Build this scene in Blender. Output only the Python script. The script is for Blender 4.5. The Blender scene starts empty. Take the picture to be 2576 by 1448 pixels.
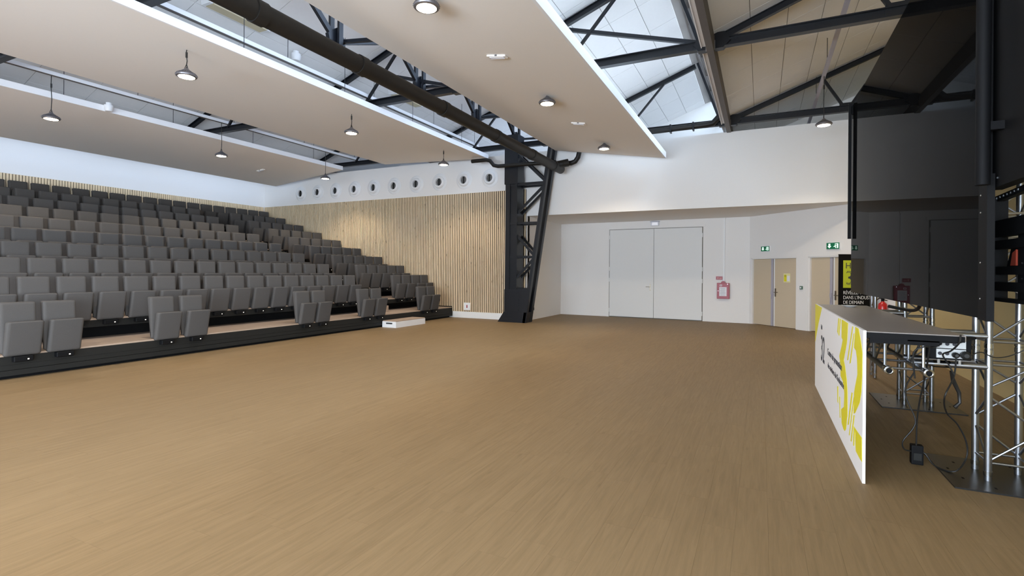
import bpy, math, random
from math import sin, cos, pi, radians as R
from mathutils import Vector, Matrix
random.seed(7)
S = bpy.context.scene
COL = S.collection
# ------------------------------------------------------------------ camera
F, YAW, ROLL, PY, H = 1285.58, 0.453803, 0.00781175, 682.807, 1.62
fw = Vector((cos(YAW), sin(YAW), 0)); rt = Vector((sin(YAW), -cos(YAW), 0)); up = Vector((0, 0, 1))
r2 = cos(ROLL)*rt + sin(ROLL)*up; u2 = -sin(ROLL)*rt + cos(ROLL)*up
cd = bpy.data.cameras.new('camera'); cam = bpy.data.objects.new('camera', cd); COL.objects.link(cam)
cam.matrix_world = Matrix(((r2.x, u2.x, -fw.x, 0), (r2.y, u2.y, -fw.y, 0), (r2.z, u2.z, -fw.z, H), (0, 0, 0, 1)))
cd.sensor_width = 36; cd.lens = F/2576*36; cd.shift_y = -(724-PY)/2576
cd.clip_start = .05; cd.clip_end = 200
S.camera = cam
# ------------------------------------------------------------------ sky, exposure
W = bpy.data.worlds.new('sky'); S.world = W; W.use_nodes = True
bg = W.node_tree.nodes['Background']
SKY = 29.0
bg.inputs[0].default_value = (.78, .87, 1.0, 1); bg.inputs[1].default_value = SKY
S.view_settings.view_transform = 'Standard'; S.view_settings.look = 'None'
S.view_settings.gamma = 1; S.view_settings.use_curve_mapping = False
S.view_settings.exposure = 0.0
LAMP = 50.0             # emission of a high-bay lens
BEAM = 330.0            # watts of its downward beam
S.cycles.use_denoising = True
S.cycles.max_bounces = 10; S.cycles.diffuse_bounces = 6; S.cycles.glossy_bounces = 3
S.cycles.transparent_max_bounces = 12; S.cycles.sample_clamp_indirect = 6
S.cycles.caustics_reflective = False; S.cycles.caustics_refractive = False

# ------------------------------------------------------------------ materials
def mat(name, col, rough=.6, metal=0., spec=.5, noise=None, bump=0., bscale=60., emit=0., coat=0.):
    m = bpy.data.materials.new(name); m.use_nodes = True
    nt = m.node_tree; b = nt.nodes['Principled BSDF']
    b.inputs['Base Color'].default_value = (*col, 1); b.inputs['Roughness'].default_value = rough
    b.inputs['Metallic'].default_value = metal; b.inputs['Specular IOR Level'].default_value = spec
    if coat: b.inputs['Coat Weight'].default_value = coat; b.inputs['Coat Roughness'].default_value = .08
    if emit: b.inputs['Emission Color'].default_value = (*col, 1); b.inputs['Emission Strength'].default_value = emit
    if noise or bump:
        tc = nt.nodes.new('ShaderNodeTexCoord')
        n = nt.nodes.new('ShaderNodeTexNoise'); n.inputs['Scale'].default_value = bscale; n.inputs['Detail'].default_value = 4
        nt.links.new(tc.outputs['Object'], n.inputs['Vector'])
        if noise:
            mx = nt.nodes.new('ShaderNodeMix'); mx.data_type = 'RGBA'
            mx.inputs['A'].default_value = (*[c*(1-noise) for c in col], 1); mx.inputs['B'].default_value = (*[min(1, c*(1+noise)) for c in col], 1)
            nt.links.new(n.outputs['Fac'], mx.inputs['Factor']); nt.links.new(mx.outputs['Result'], b.inputs['Base Color'])
        if bump:
            bp = nt.nodes.new('ShaderNodeBump'); bp.inputs['Strength'].default_value = bump; bp.inputs['Distance'].default_value = .004
            nt.links.new(n.outputs['Fac'], bp.inputs['Height']); nt.links.new(bp.outputs['Normal'], b.inputs['Normal'])
    return m

def wood(name, c1, c2, axis, stretch, scale, rnd, knots=0., rough=.5, kcol=(.1, .055, .025), spec=.4):
    """grain drawn out along axis in world space, with a tone of its own per piece"""
    m = bpy.data.materials.new(name); m.use_nodes = True; nt = m.node_tree; L = nt.links.new
    b = nt.nodes['Principled BSDF']; b.inputs['Roughness'].default_value = rough; b.inputs['Specular IOR Level'].default_value = spec
    g = nt.nodes.new('ShaderNodeNewGeometry'); oi = nt.nodes.new('ShaderNodeObjectInfo')
    at = nt.nodes.new('ShaderNodeAttribute'); at.attribute_name = 'pid'
    ad = nt.nodes.new('ShaderNodeMath'); ad.operation = 'ADD'; L(oi.outputs['Random'], ad.inputs[0]); L(at.outputs['Fac'], ad.inputs[1])
    wn = nt.nodes.new('ShaderNodeTexWhiteNoise'); wn.noise_dimensions = '1D'; L(ad.outputs[0], wn.inputs['W'])
    mp = nt.nodes.new('ShaderNodeMapping')
    sc = [scale]*3; sc[axis] = scale/stretch; mp.inputs['Scale'].default_value = sc
    L(g.outputs['Position'], mp.inputs['Vector'])
    off = nt.nodes.new('ShaderNodeVectorMath'); off.operation = 'MULTIPLY_ADD'
    L(wn.outputs['Color'], off.inputs[0]); off.inputs[1].default_value = (37, 37, 37); L(mp.outputs[0], off.inputs[2])
    n = nt.nodes.new('ShaderNodeTexNoise'); n.inputs['Scale'].default_value = 1; n.inputs['Detail'].default_value = 5; n.inputs['Roughness'].default_value = .62
    n.inputs['Distortion'].default_value = .5
    L(off.outputs[0], n.inputs['Vector'])
    cr = nt.nodes.new('ShaderNodeValToRGB'); cr.color_ramp.elements[0].position = .3; cr.color_ramp.elements[1].position = .72
    cr.color_ramp.elements[0].color = (*c1, 1); cr.color_ramp.elements[1].color = (*c2, 1)
    L(n.outputs['Fac'], cr.inputs[0])
    tone = nt.nodes.new('ShaderNodeMapRange'); tone.inputs['To Min'].default_value = 1-rnd; tone.inputs['To Max'].default_value = 1+rnd
    L(wn.outputs['Value'], tone.inputs['Value'])
    vm = nt.nodes.new('ShaderNodeVectorMath'); vm.operation = 'SCALE'; L(cr.outputs[0], vm.inputs[0]); L(tone.outputs[0], vm.inputs['Scale'])
    out = vm.outputs[0]
    if knots:
        mk = nt.nodes.new('ShaderNodeMapping'); sk = [9.]*3; sk[axis] = 2.2; mk.inputs['Scale'].default_value = sk; L(g.outputs['Position'], mk.inputs['Vector'])
        v = nt.nodes.new('ShaderNodeTexVoronoi'); v.inputs['Scale'].default_value = 1; L(mk.outputs[0], v.inputs['Vector'])
        kr = nt.nodes.new('ShaderNodeMapRange'); kr.inputs['From Min'].default_value = .03; kr.inputs['From Max'].default_value = .14
        kr.inputs['To Min'].default_value = knots; kr.inputs['To Max'].default_value = 0; L(v.outputs['Distance'], kr.inputs['Value'])
        mx = nt.nodes.new('ShaderNodeMix'); mx.data_type = 'RGBA'; L(kr.outputs[0], mx.inputs['Factor']); L(out, mx.inputs['A']); mx.inputs['B'].default_value = (*kcol, 1)
        out = mx.outputs['Result']
    L(out, b.inputs['Base Color'])
    return m

M = {
 'wall': mat('wall_paint', (.84, .82, .795), .85, spec=.2, noise=.015, bump=.05, bscale=40),
 'ochre': mat('ochre_wall_paint', (.62, .50, .26), .85, spec=.2, noise=.02, bscale=8),
 'cloud': mat('acoustic_cloud_felt', (.90, .865, .82), .95, spec=.1, noise=.012, bscale=25),
 'cloudedge': mat('cloud_edge_paint', (.90, .90, .91), .8, spec=.2, noise=.01, bscale=10),
 'roof': mat('roof_panel_white', (.88, .87, .86), .9, spec=.15, noise=.02, bscale=14),
 'joint': mat('roof_joint_grey', (.42, .40, .38), .9, spec=.1, noise=.05),
 'floor': wood('vinyl_plank_floor', (.205, .140, .072), (.262, .182, .098), 0, 16, 34, .022, knots=.35, rough=.55, kcol=(.15, .095, .045), spec=.16),
 'floorgap': mat('floor_joint', (.20, .135, .07), .8, noise=.1),
 'deck': wood('platform_vinyl', (.36, .27, .20), (.47, .36, .275), 0, 12, 14, .02, rough=.5),
 'slat': wood('pine_slat', (.70, .535, .335), (.88, .725, .50), 2, 16, 30, .06, knots=.75, rough=.65, spec=.2),
 'felt': mat('dark_brown_felt', (.030, .020, .014), .95, spec=.05, noise=.2, bscale=80),
 'steel': mat('black_painted_steel', (.007, .008, .011), .34, spec=.4, noise=.2, bump=.08, bscale=30),
 'pipe': mat('black_pipe', (.012, .0105, .009), .5, spec=.35, noise=.25, bscale=12),
 'gutter': mat('grey_gutter_paint', (.12, .105, .095), .6, noise=.08, bscale=10),
 'black': mat('matte_black', (.0045, .0045, .005), .65, spec=.15, noise=.15, bscale=50),
 'fascia': mat('charcoal_fascia', (.017, .017, .0155), .55, spec=.2, noise=.1, bscale=20),
 'fabric': mat('grey_woven_fabric', (.092, .086, .081), .95, spec=.1, noise=.25, bump=.5, bscale=260),
 'white': mat('white_plastic', (.82, .82, .82), .4, noise=.01),
 'tray': mat('white_trunking', (.90, .90, .90), .4, noise=.01),
 'alu': mat('brushed_aluminium', (.37, .38, .40), .34, metal=1, noise=.06, bump=.02, bscale=30),
 'chrome': mat('chrome', (.55, .56, .57), .2, metal=1, noise=.02),
 'brass': mat('satin_handle', (.30, .26, .20), .35, metal=1, noise=.05),
 'beige': mat('beige_door_laminate', (.60, .50, .36), .55, spec=.3, noise=.02, bscale=18),
 'whitedoor': mat('white_door_paint', (.78, .78, .765), .6, spec=.25, noise=.01, bscale=10),
 'red': mat('red_lacquer', (.36, .035, .055), .4, noise=.06),
 'redgloss': mat('extinguisher_red', (.55, .02, .02), .22, noise=.04),
 'paper': mat('white_paper', (.80, .80, .85), .8, noise=.03, bscale=60),
 'ink': mat('print_ink', (.05, .05, .06), .8, noise=.1),
 'green': mat('exit_green', (.01, .20, .09), .4, noise=.03),
 'exitglow': mat('exit_pictogram_light', (.75, 1, .85), .4, emit=.9, noise=.01),
 'yellow': mat('print_yellow', (.80, .72, .02), .5, noise=.01),
 'lime': mat('banner_lime', (.52, .58, .03), .6, noise=.01),
 'top': mat('taupe_laminate', (.27, .235, .21), .4, spec=.4, noise=.06, bump=.03, bscale=50),
 'led': mat('small_step_light', (1, .93, .8), .4, emit=.9, noise=.01),
 'lens': mat('lamp_lens', (1, .80, .55), .5, emit=LAMP),
 'lampgrey': mat('lamp_die_cast', (.22, .21, .22), .4, metal=.6, noise=.08),
 'lumi': mat('beige_luminaire', (.62, .54, .36), .6, noise=.03),
 'cord': mat('black_cable', (.012, .011, .010), .5, noise=.1),
 'plateblk': mat('black_powder_plate', (.010, .010, .010), .36, noise=.2, bscale=15),
 'amber': mat('orange_red_fabric', (.30, .035, .012), .8, noise=.1),
 'socketface': mat('socket_panel_white', (.62, .63, .62), .4, noise=.02),
 'bluegrey': mat('grey_door_edge', (.42, .40, .46), .5, noise=.02),
}
def special():
    m = bpy.data.materials.new('gloss_screen'); m.use_nodes = True; nt = m.node_tree; L = nt.links.new
    nt.nodes.remove(nt.nodes['Principled BSDF']); o = nt.nodes['Material Output']
    d = nt.nodes.new('ShaderNodeBsdfDiffuse'); d.inputs[0].default_value = (.004, .004, .004, 1)
    g = nt.nodes.new('ShaderNodeBsdfGlossy'); g.inputs['Roughness'].default_value = .015; g.inputs[0].default_value = (.9, .9, .9, 1)
    f = nt.nodes.new('ShaderNodeFresnel'); f.inputs[0].default_value = 1.04
    n = nt.nodes.new('ShaderNodeTexNoise'); n.inputs['Scale'].default_value = .9
    bp = nt.nodes.new('ShaderNodeBump'); bp.inputs['Strength'].default_value = .015; bp.inputs['Distance'].default_value = .02
    L(n.outputs['Fac'], bp.inputs['Height']); L(bp.outputs[0], g.inputs['Normal'])
    x = nt.nodes.new('ShaderNodeMixShader'); L(f.outputs[0], x.inputs[0]); L(d.outputs[0], x.inputs[1]); L(g.outputs[0], x.inputs[2]); L(x.outputs[0], o.inputs[0])
    M['screen'] = m
    for gn, tint in (('glass', (.93, .95, .96)), ('glass_roof', (.58, .62, .66)), ('glass_tinted', (.42, .45, .49)), ('glass_dark', (.185, .205, .235))):  # roof tints differ per bay to dim the daylight let in
        m = bpy.data.materials.new('roof_'+gn); m.use_nodes = True; nt = m.node_tree; L = nt.links.new
        nt.nodes.remove(nt.nodes['Principled BSDF']); o = nt.nodes['Material Output']
        t = nt.nodes.new('ShaderNodeBsdfTransparent'); t.inputs[0].default_value = (*tint, 1)
        g = nt.nodes.new('ShaderNodeBsdfGlossy'); g.inputs['Roughness'].default_value = .03
        f = nt.nodes.new('ShaderNodeFresnel'); f.inputs[0].default_value = 1.3
        x = nt.nodes.new('ShaderNodeMixShader'); L(f.outputs[0], x.inputs[0]); L(t.outputs[0], x.inputs[1]); L(g.outputs[0], x.inputs[2]); L(x.outputs[0], o.inputs[0])
        M[gn] = m
special()

# ------------------------------------------------------------------ mesh helpers
class MB:
    def __init__(s): s.v = []; s.f = []; s.pid = []
    def add(s, vs, fs, p=0.):
        o = len(s.v); s.v += [tuple(v) for v in vs]; s.f += [tuple(i+o for i in f) for f in fs]; s.pid += [p]*len(fs); return s
    def hexa(s, c, p=0.):
        return s.add(c, [(0, 3, 2, 1), (4, 5, 6, 7), (0, 1, 5, 4), (1, 2, 6, 5), (2, 3, 7, 6), (3, 0, 4, 7)], p)
    def box(s, x0, x1, y0, y1, z0, z1, p=0.):
        x0, x1 = sorted((x0, x1)); y0, y1 = sorted((y0, y1)); z0, z1 = sorted((z0, z1))
        return s.hexa([(x0, y0, z0), (x1, y0, z0), (x1, y1, z0), (x0, y1, z0), (x0, y0, z1), (x1, y0, z1), (x1, y1, z1), (x0, y1, z1)], p)
    def beam(s, a, b, w, h=None, ref=(0, 0, 1)):
        h = h or w; a = Vector(a); b = Vector(b); d = (b-a).normalized(); r = Vector(ref)
        if abs(d.dot(r)) > .98: r = Vector((1, 0, 0))
        x = d.cross(r).normalized()*w/2; y = x.cross(d).normalized()*h/2
        return s.hexa([a-x-y, a+x-y, a+x+y, a-x+y, b-x-y, b+x-y, b+x+y, b-x+y])
    def ibeam(s, a, b, w, h, t=.012, ref=(0, 0, 1)):
        a = Vector(a); b = Vector(b); d = (b-a).normalized(); r = Vector(ref)
        if abs(d.dot(r)) > .98: r = Vector((1, 0, 0))
        x = d.cross(r).normalized(); y = x.cross(d).normalized()
        for k in (-1, 1): s.beam(a+y*k*(h/2-t/2), b+y*k*(h/2-t/2), w, t, ref)
        return s.beam(a, b, t, h-2*t, ref)
    def tube(s, pts, r, n=10, closed=True):
        P = [Vector(p) for p in pts]; rings = []
        prev = None
        for i, p in enumerate(P):
            d = ((P[min(i+1, len(P)-1)]-p).normalized()+(p-P[max(i-1, 0)]).normalized())
            d = d.normalized() if d.length > 1e-6 else Vector((0, 0, 1))
            if prev is None:
                x = d.cross(Vector((0, 0, 1)) if abs(d.z) < .95 else Vector((1, 0, 0))).normalized()
            else:
                x = (prev-d*prev.dot(d)).normalized()
            prev = x; y = d.cross(x)
            rr = r[i] if isinstance(r, (list, tuple)) else r
            rings.append([p+x*rr*cos(2*pi*k/n)+y*rr*sin(2*pi*k/n) for k in range(n)])
        vs = [v for q in rings for v in q]; fs = []
        for i in range(len(P)-1):
            for k in range(n): fs.append((i*n+k, i*n+(k+1) % n, (i+1)*n+(k+1) % n, (i+1)*n+k))
        if closed: fs += [tuple(range(n))[::-1], tuple((len(P)-1)*n+k for k in range(n))]
        return s.add(vs, fs)
    def lathe(s, prof, n=24, o=(0, 0, 0), ax='z'):
        vs = []
        for r, z in prof:
            for k in range(n):
                a = 2*pi*k/n; q = (r*cos(a), r*sin(a), z)
                if ax == 'x': q = (z, r*cos(a), r*sin(a))
                if ax == 'y': q = (r*cos(a), z, r*sin(a))
                vs.append((q[0]+o[0], q[1]+o[1], q[2]+o[2]))
        fs = []
        for i in range(len(prof)-1):
            for k in range(n): fs.append((i*n+k, i*n+(k+1) % n, (i+1)*n+(k+1) % n, (i+1)*n+k))
        fs += [tuple(range(n))[::-1], tuple((len(prof)-1)*n+k for k in range(n))]
        return s.add(vs, fs)
    def prism(s, poly, off):
        """flat polygon (3-D points) thickened by the vector off"""
        n = len(poly); P = [Vector(p) for p in poly]; o = Vector(off)
        return s.add(P+[p+o for p in P], [tuple(range(n)), tuple(range(n, 2*n))[::-1]]+[(i, i+n, (i+1) % n+n, (i+1) % n) for i in range(n)])
    def build(s, name, m, parent=None, smooth=False, bevel=0, seg=1, local=False, pid=False):
        me = bpy.data.meshes.new(name); o3 = Vector((0, 0, 0))
        if parent is not None and not local:
            q = parent
            while q is not None: o3 += q.location; q = q.parent
        me.from_pydata([tuple(Vector(v)-o3) for v in s.v], [], s.f); me.update()
        import bmesh
        bm = bmesh.new(); bm.from_mesh(me)
        bmesh.ops.recalc_face_normals(bm, faces=bm.faces)
        if bevel:
            bmesh.ops.bevel(bm, geom=[e for e in bm.edges if e.calc_face_angle(0) > .5], offset=bevel, segments=seg, profile=.7, affect='EDGES')
        bm.to_mesh(me); bm.free()
        if pid and not bevel:
            a = me.attributes.new('pid', 'FLOAT', 'FACE'); a.data.foreach_set('value', s.pid)
        me.materials.append(M[m] if isinstance(m, str) else m)
        if smooth:
            me.shade_smooth()
            try: me.set_sharp_from_angle(angle=R(42))
            except Exception: pass
        o = bpy.data.objects.new(name, me); COL.objects.link(o)
        if parent is not None: o.parent = parent
        return o
def tag(o, label, cat, group=None, kind=None):
    o['label'] = label; o['category'] = cat
    if group: o['group'] = group
    if kind: o['kind'] = kind
    return o
def thing(name, label, cat, loc=(0, 0, 0), rz=0, group=None):
    o = bpy.data.objects.new(name, None); COL.objects.link(o); o.location = loc; o.rotation_euler = (0, 0, rz); o.empty_display_size = .1
    return tag(o, label, cat, group)
def struct(o, label=None):
    o['kind'] = 'structure'
    if label: o['label'] = label
    return o
def bx(name, m, d, parent=None, **k): return MB().box(*d).build(name, m, parent, **k)
def copy_part(o, parent, loc=None, name=None):
    c = o.copy(); COL.objects.link(c); c.parent = parent
    if loc is not None: c.location = loc
    return c
def copy_tree(o, parent=None):
    c = o.copy(); COL.objects.link(c)
    if parent is not None: c.parent = parent
    for ch in list(o.children): copy_tree(ch, c)
    return c
def text(name, body, size, m, parent, mw, ext=.001, align='LEFT', sx=1.0, sp=1.0):
    cu = bpy.data.curves.new(name, 'FONT'); cu.body = body; cu.size = size; cu.extrude = ext; cu.align_x = align; cu.space_character = sp
    tmp = bpy.data.objects.new(name, cu); COL.objects.link(tmp)
    me = bpy.data.meshes.new_from_object(tmp.evaluated_get(bpy.context.evaluated_depsgraph_get())); bpy.data.objects.remove(tmp)
    me.materials.clear(); me.materials.append(M[m]); o = bpy.data.objects.new(name, me); COL.objects.link(o)
    o.parent = parent; o.matrix_local = mw @ Matrix.Diagonal((sx, 1, 1, 1))
    return o
def proj(x, y, z):
    v = Vector((x, y, z-H)); d = v.dot(fw)
    if d < .2: return None
    return 1288+F*v.dot(r2)/d, PY-F*v.dot(u2)/d, d
def inview(x, y, z, m=0):
    p = proj(x, y, z)
    return p is not None and -m < p[0] < 2576+m and -m < p[1] < 1448+m

# ================================================================== STRUCTURE
XW, XB, YL, YR, XR = 15.33, -7.0, 19.55, -2.9, 18.56
GUT = [.83, 6.03, 11.23, 16.43]; SL = .372
def zroof(Y, g): return 5.84+SL*(g-Y)
# ---- floor: planks along X
fl = struct(bx('floor', 'floorgap', (XB, 19.2, YR-.1, YL, -.12, -.006)), 'warm oak coloured vinyl plank floor of the hall')
PL, PW, GAP = 1.22, .19, .0006
cells = []
row = 0; y = YR
while y < 10.2:
    x = XB+random.random()*PL-PL
    while x < 18.6:
        x0, x1 = max(x, XB), min(x+PL, 18.6)
        if x1-x0 > .05:
            p = proj((x0+x1)/2, y+PW/2, 0)
            sc = 0.
            if p and inview((x0+x1)/2, y+PW/2, 0, 60): sc = 1/p[2]**3
            cells.append((sc, x0, x1, y, x1-x0 > PL-.01))
        x += PL
    y += PW; row += 1
cells.sort(key=lambda c: -c[0])
proto_plank = None; mb = MB(); k = 0
for sc, x0, x1, y, whole in cells:
    if k < 300 and whole and sc > 0:
        if proto_plank is None:
            proto_plank = MB().box(GAP/2, PL-GAP/2, GAP/2, PW-GAP/2, -.006, 0).build('floor_plank', 'floor', fl, local=True); proto_plank.location = (x0, y, 0)
        else: copy_part(proto_plank, fl, (x0, y, 0))
        k += 1
    else: mb.box(x0+GAP/2, x1-GAP/2, y+GAP/2, y+PW-GAP/2, -.006, 0, random.random())
o = mb.build('floor_planks', 'floor', fl, pid=True); o['kind'] = 'stuff'
# ---- walls
RX0, RX1, RY0, RY1 = XR, 18.23, 6.95, .34            # recess back wall runs from (XR,6.95) to (18.23,.34)
struct(MB().box(XW, XW+.22, RY0, YL+.2, -.1, 5.53).build('wall_front', 'wall'), 'white end wall above and beside the slatted cladding')
struct(MB().box(XW, XW+.22, YR-.2, RY0, 3.455, 5.53).build('wall_upper', 'wall'), 'white upper wall above the door recess')
struct(MB().box(18.7, 18.9, YR-.2, YL+.2, 3.4, 8.2).build('wall_gable', 'wall'), 'white gable wall behind the roof trusses')
struct(bx('trim_1', 'wall', (XW+.215, 18.9, RY0+.1, YL+.2, 3.4, 5.3)))  # unseen filler block, added to stop light leaking in from below
struct(MB().box(XB-.2, 18.9, YL, YL+.2, -.1, 7.4).build('wall_left', 'wall'), 'white wall behind the top row of seats')
WX0, WX1, WZ0, WZ1 = XB+.3, .6, .1, 3.3               # unseen window front on the right, added to light the clouds
struct(MB().box(WX1, 18.9, YR-.2, YR, -.1, 7.9).box(XB-.2, WX0, YR-.2, YR, -.1, 7.9).box(WX0, WX1, YR-.2, YR, -.1, WZ0).box(WX0, WX1, YR-.2, YR, WZ1, 7.9).build('wall_right', 'ochre'), 'ochre side wall behind the screen scaffolding')
RY_0, RY_1 = YR+.4, 9.5  # opening for the second added window front, in the rear wall
struct(MB().box(XB-.2, XB, RY_1, YL+.2, -.1, 8.2).box(XB-.2, XB, YR-.2, RY_0, -.1, 8.2).box(XB-.2, XB, RY_0, RY_1, -.1, WZ0).box(XB-.2, XB, RY_0, RY_1, WZ1, 8.2).build('wall_rear', 'wall'), 'white wall behind the camera')
def portal(c, ux, uy, sx, sy):
    la = bpy.data.lights.new('window_portal', 'AREA'); la.shape = 'RECTANGLE'; la.size = sx; la.size_y = sy; la.cycles.is_portal = True
    lo = bpy.data.objects.new('window_portal', la); COL.objects.link(lo); zz = ux.cross(uy)
    lo.matrix_world = Matrix(((ux.x, uy.x, zz.x, c[0]), (ux.y, uy.y, zz.y, c[1]), (ux.z, uy.z, zz.z, c[2]), (0, 0, 0, 1)))
def window(name, n, fn, a, b, z0, z1):
    w = bpy.data.objects.new(name, None); COL.objects.link(w); w['kind'] = 'structure'
    st_ = (b-a)/n
    def sl(u0, u1, v0, v1, d0, d1): return MB().hexa([fn(u0, v0, d0), fn(u1, v0, d0), fn(u1, v1, d0), fn(u0, v1, d0), fn(u0, v0, d1), fn(u1, v0, d1), fn(u1, v1, d1), fn(u0, v1, d1)])
    for i in range(n+1): sl(a+i*st_-.035, a+i*st_+.035, z0, z1, .05, .13).build('mullion', 'gutter', w)
    for z in (z0+.03, (z0+z1)*.55, z1-.03): sl(a, b, z-.03, z+.03, .05, .13).build('rail', 'gutter', w)
    for i in range(n): sl(a+i*st_+.03, a+(i+1)*st_-.03, z0+.03, z1-.03, .085, .095).build('pane', 'glass', w)
window('window_6', 6, lambda u, v, d: (u, YR-d, v), WX0, WX1, WZ0, WZ1)
window('window_7', 9, lambda u, v, d: (XB-d, u, v), RY_0, RY_1, WZ0, WZ1)  # both unseen windows are added to throw light under the clouds
portal(((WX0+WX1)/2, YR-.02, (WZ0+WZ1)/2), Vector((1, 0, 0)), Vector((0, 0, 1)), WX1-WX0, WZ1-WZ0)      # +Z of the light points outwards (-Y)
portal((XB-.02, (RY_0+RY_1)/2, (WZ0+WZ1)/2), Vector((0, -1, 0)), Vector((0, 0, 1)), RY_1-RY_0, WZ1-WZ0)
struct(MB().box(XW+.1, XR+.3, RY0, RY0+.2, -.1, 3.6).build('wall_recess', 'wall'), 'white side wall of the door recess')
struct(bx('trim_2', 'wall', (XW+.215, 19.0, YR-.2, RY0+.1, 3.455, 3.6)), 'white soffit over the door recess')
def seg_wall(a, b, z0, z1, t=.2):
    a = Vector((a[0], a[1], 0)); b = Vector((b[0], b[1], 0)); d = (b-a).normalized(); n = Vector((-d.y, d.x, 0))*t
    return [a+Vector((0, 0, z0)), b+Vector((0, 0, z0)), b+n+Vector((0, 0, z0)), a+n+Vector((0, 0, z0)), a+Vector((0, 0, z1)), b+Vector((0, 0, z1)), b+n+Vector((0, 0, z1)), a+n+Vector((0, 0, z1))]
A0 = Vector((RX0, RY0+.05)); A1 = Vector((RX1, RY1)); ad = (A1-A0).normalized()
struct(MB().hexa(seg_wall(A0, A1+ad*.3, -.1, 3.6)).build('wall_back', 'wall'), 'white recess wall holding the large double door')
D0 = Vector((RX1, RY1)); dd = Vector((-.699, -.715)).normalized(); dn = Vector((dd.y, -dd.x))   # dn points into the hall? (checked below)
if dn.dot(Vector((-1, 1))) < 0: dn = -dn
def dpt(t, off=0., z=0.): p = D0+dd*t+dn*off; return Vector((p.x, p.y, z))
def dslab(mb, t0, t1, z0, z1, o0, o1):
    q = [dpt(t0, o0, z0), dpt(t1, o0, z0), dpt(t1, o1, z0), dpt(t0, o1, z0)]
    return mb.hexa(q+[p+Vector((0, 0, z1-z0)) for p in q])
OP = [(.05, 1.76, 2.11), (2.14, 3.62, 2.11)]           # door openings along the diagonal wall
mb = MB(); ts = [-.02, OP[0][0], OP[0][1], OP[1][0], OP[1][1], 4.75]
for a, b in ((ts[0], ts[1]), (ts[2], ts[3]), (ts[4], ts[5])): dslab(mb, a, b, -.1, 3.6, -.2, 0)
for a, b, z in OP: dslab(mb, a, b, z, 3.6, -.2, 0)
dslab(mb, -.02, 4.75, -.1, 3.6, -.26, -.201)  # unseen backing slab, added to block light leaking past the doors
struct(mb.build('wall_diagonal', 'wall'), 'white diagonal wall with two beige double doors')
# ---- doors on the diagonal wall
def handle(parent, t, z, off, s=1):
    mb = MB(); dslab(mb, t-.022, t+.022, z-.13, z+.12, off, off+.012)
    mb.tube([dpt(t, off+.01, z), dpt(t, off+.06, z), dpt(t+.13*s, off+.06, z)], .010, 8)
    return mb.build('door_handle', 'brass', parent, smooth=True)
for i, (a, b, z) in enumerate(OP):
    dw = thing('door_%d' % (i+1), ['beige double door with a yellow and white notice', 'beige double door behind the black banner'][i], 'door', dpt((a+b)/2, 0, 0)); dw['kind'] = 'structure'
    del dw['category']
    mid = (a+b)/2-.02
    mb = MB(); dslab(mb, a, a+.05, 0, z, -.19, -.02); dslab(mb, b-.03, b, 0, z, -.19, -.02); dslab(mb, a, b, z-.03, z, -.19, -.02); mb.build('door_frame', 'wall', dw)
    for (t0, t1) in ((a+.06, mid-.012), (mid+.012, b-.038)):
        dslab(MB(), t0, t1, .012, z-.036, -.115, -.07).build('door_leaf', 'beige', dw)
    dslab(MB(), mid-.085, mid-.004, .012, z-.036, -.07, -.055).build('astragal', 'bluegrey', dw)
    dslab(MB(), mid+.012, mid+.05, .012, z-.036, -.07, -.066).build('edge_strip', 'white', dw)
    mb = MB(); dslab(mb, mid-.075, mid-.02, .98, 1.10, -.055, -.03); mb.tube([dpt(mid-.05, -.04, .98), dpt(mid-.05, -.02, .84)], .012, 8); mb.build('bolt_box', 'bluegrey', dw)
    handle(dw, mid+.075, 1.05, -.07)
nt_ = thing('notice', 'yellow and white notice taped to the beige double door', 'notice', dpt(1.37, -.07, 1.5))
dslab(MB(), 1.255, 1.49, 1.36, 1.63, -.069, -.066).build('backing_sheet', mat('pale_yellow_print', (.78, .74, .40), .7, noise=.02), nt_)
dslab(MB(), 1.275, 1.36, 1.39, 1.59, -.066, -.064).build('yellow_panel', 'yellow', nt_)
dslab(MB(), 1.385, 1.475, 1.40, 1.56, -.066, -.064).build('white_panel', 'paper', nt_)
_m = Matrix((( -dd.x*-1, 0, dn.x, 0), (-dd.y*-1, 0, dn.y, 0), (0, 1, 0, 0), (0, 0, 0, 1)))
def dmat(t, off, z):
    p = dpt(t, off, z); return Matrix(((dd.x, 0, dn.x, p.x), (dd.y, 0, dn.y, p.y), (0, 1, 0, p.z), (0, 0, 0, 1)))
def textd(name, body, size, m, parent, t, off, z, **k):
    w = dmat(t, off, z); w.translation -= parent.location; return text(name, body, size, m, parent, w, **k)
textd('number_print', '32', .07, 'ink', nt_, 1.283, -.0635, 1.53)
# ---- large white double door on the recess wall (nearly flush)
an = Vector((-ad.y, ad.x)); an = an if an.x < 0 else -an
def apt(Y, off=0, z=0):
    s = (Y-A0.y)/ad.y; p = A0+ad*s+an*off; return Vector((p.x, p.y, z))
def aslab(mb, y0, y1, z0, z1, o0, o1):
    q = [apt(y0, o0, z0), apt(y1, o0, z0), apt(y1, o1, z0), apt(y0, o1, z0)]
    return mb.hexa(q+[p+Vector((0, 0, z1-z0)) for p in q])
def amat(Y, off, z):
    p = apt(Y, off, z); return Matrix(((ad.x, 0, an.x, p.x), (ad.y, 0, an.y, p.y), (0, 1, 0, p.z), (0, 0, 0, 1)))
dw = thing('door_3', 'large white two-leaf door in the recess wall', 'door', apt(3.4)); dw['kind'] = 'structure'; del dw['category']
aslab(MB(), 1.77, 5.02, .0, 3.185, .001, .008).build('shadow_gap', mat('door_gap_shadow', (.20, .19, .16), .9, noise=.1), dw)
aslab(MB(), 3.405, 4.995, .03, 3.165, .008, .045).build('door_leaf', 'whitedoor', dw)
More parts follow.
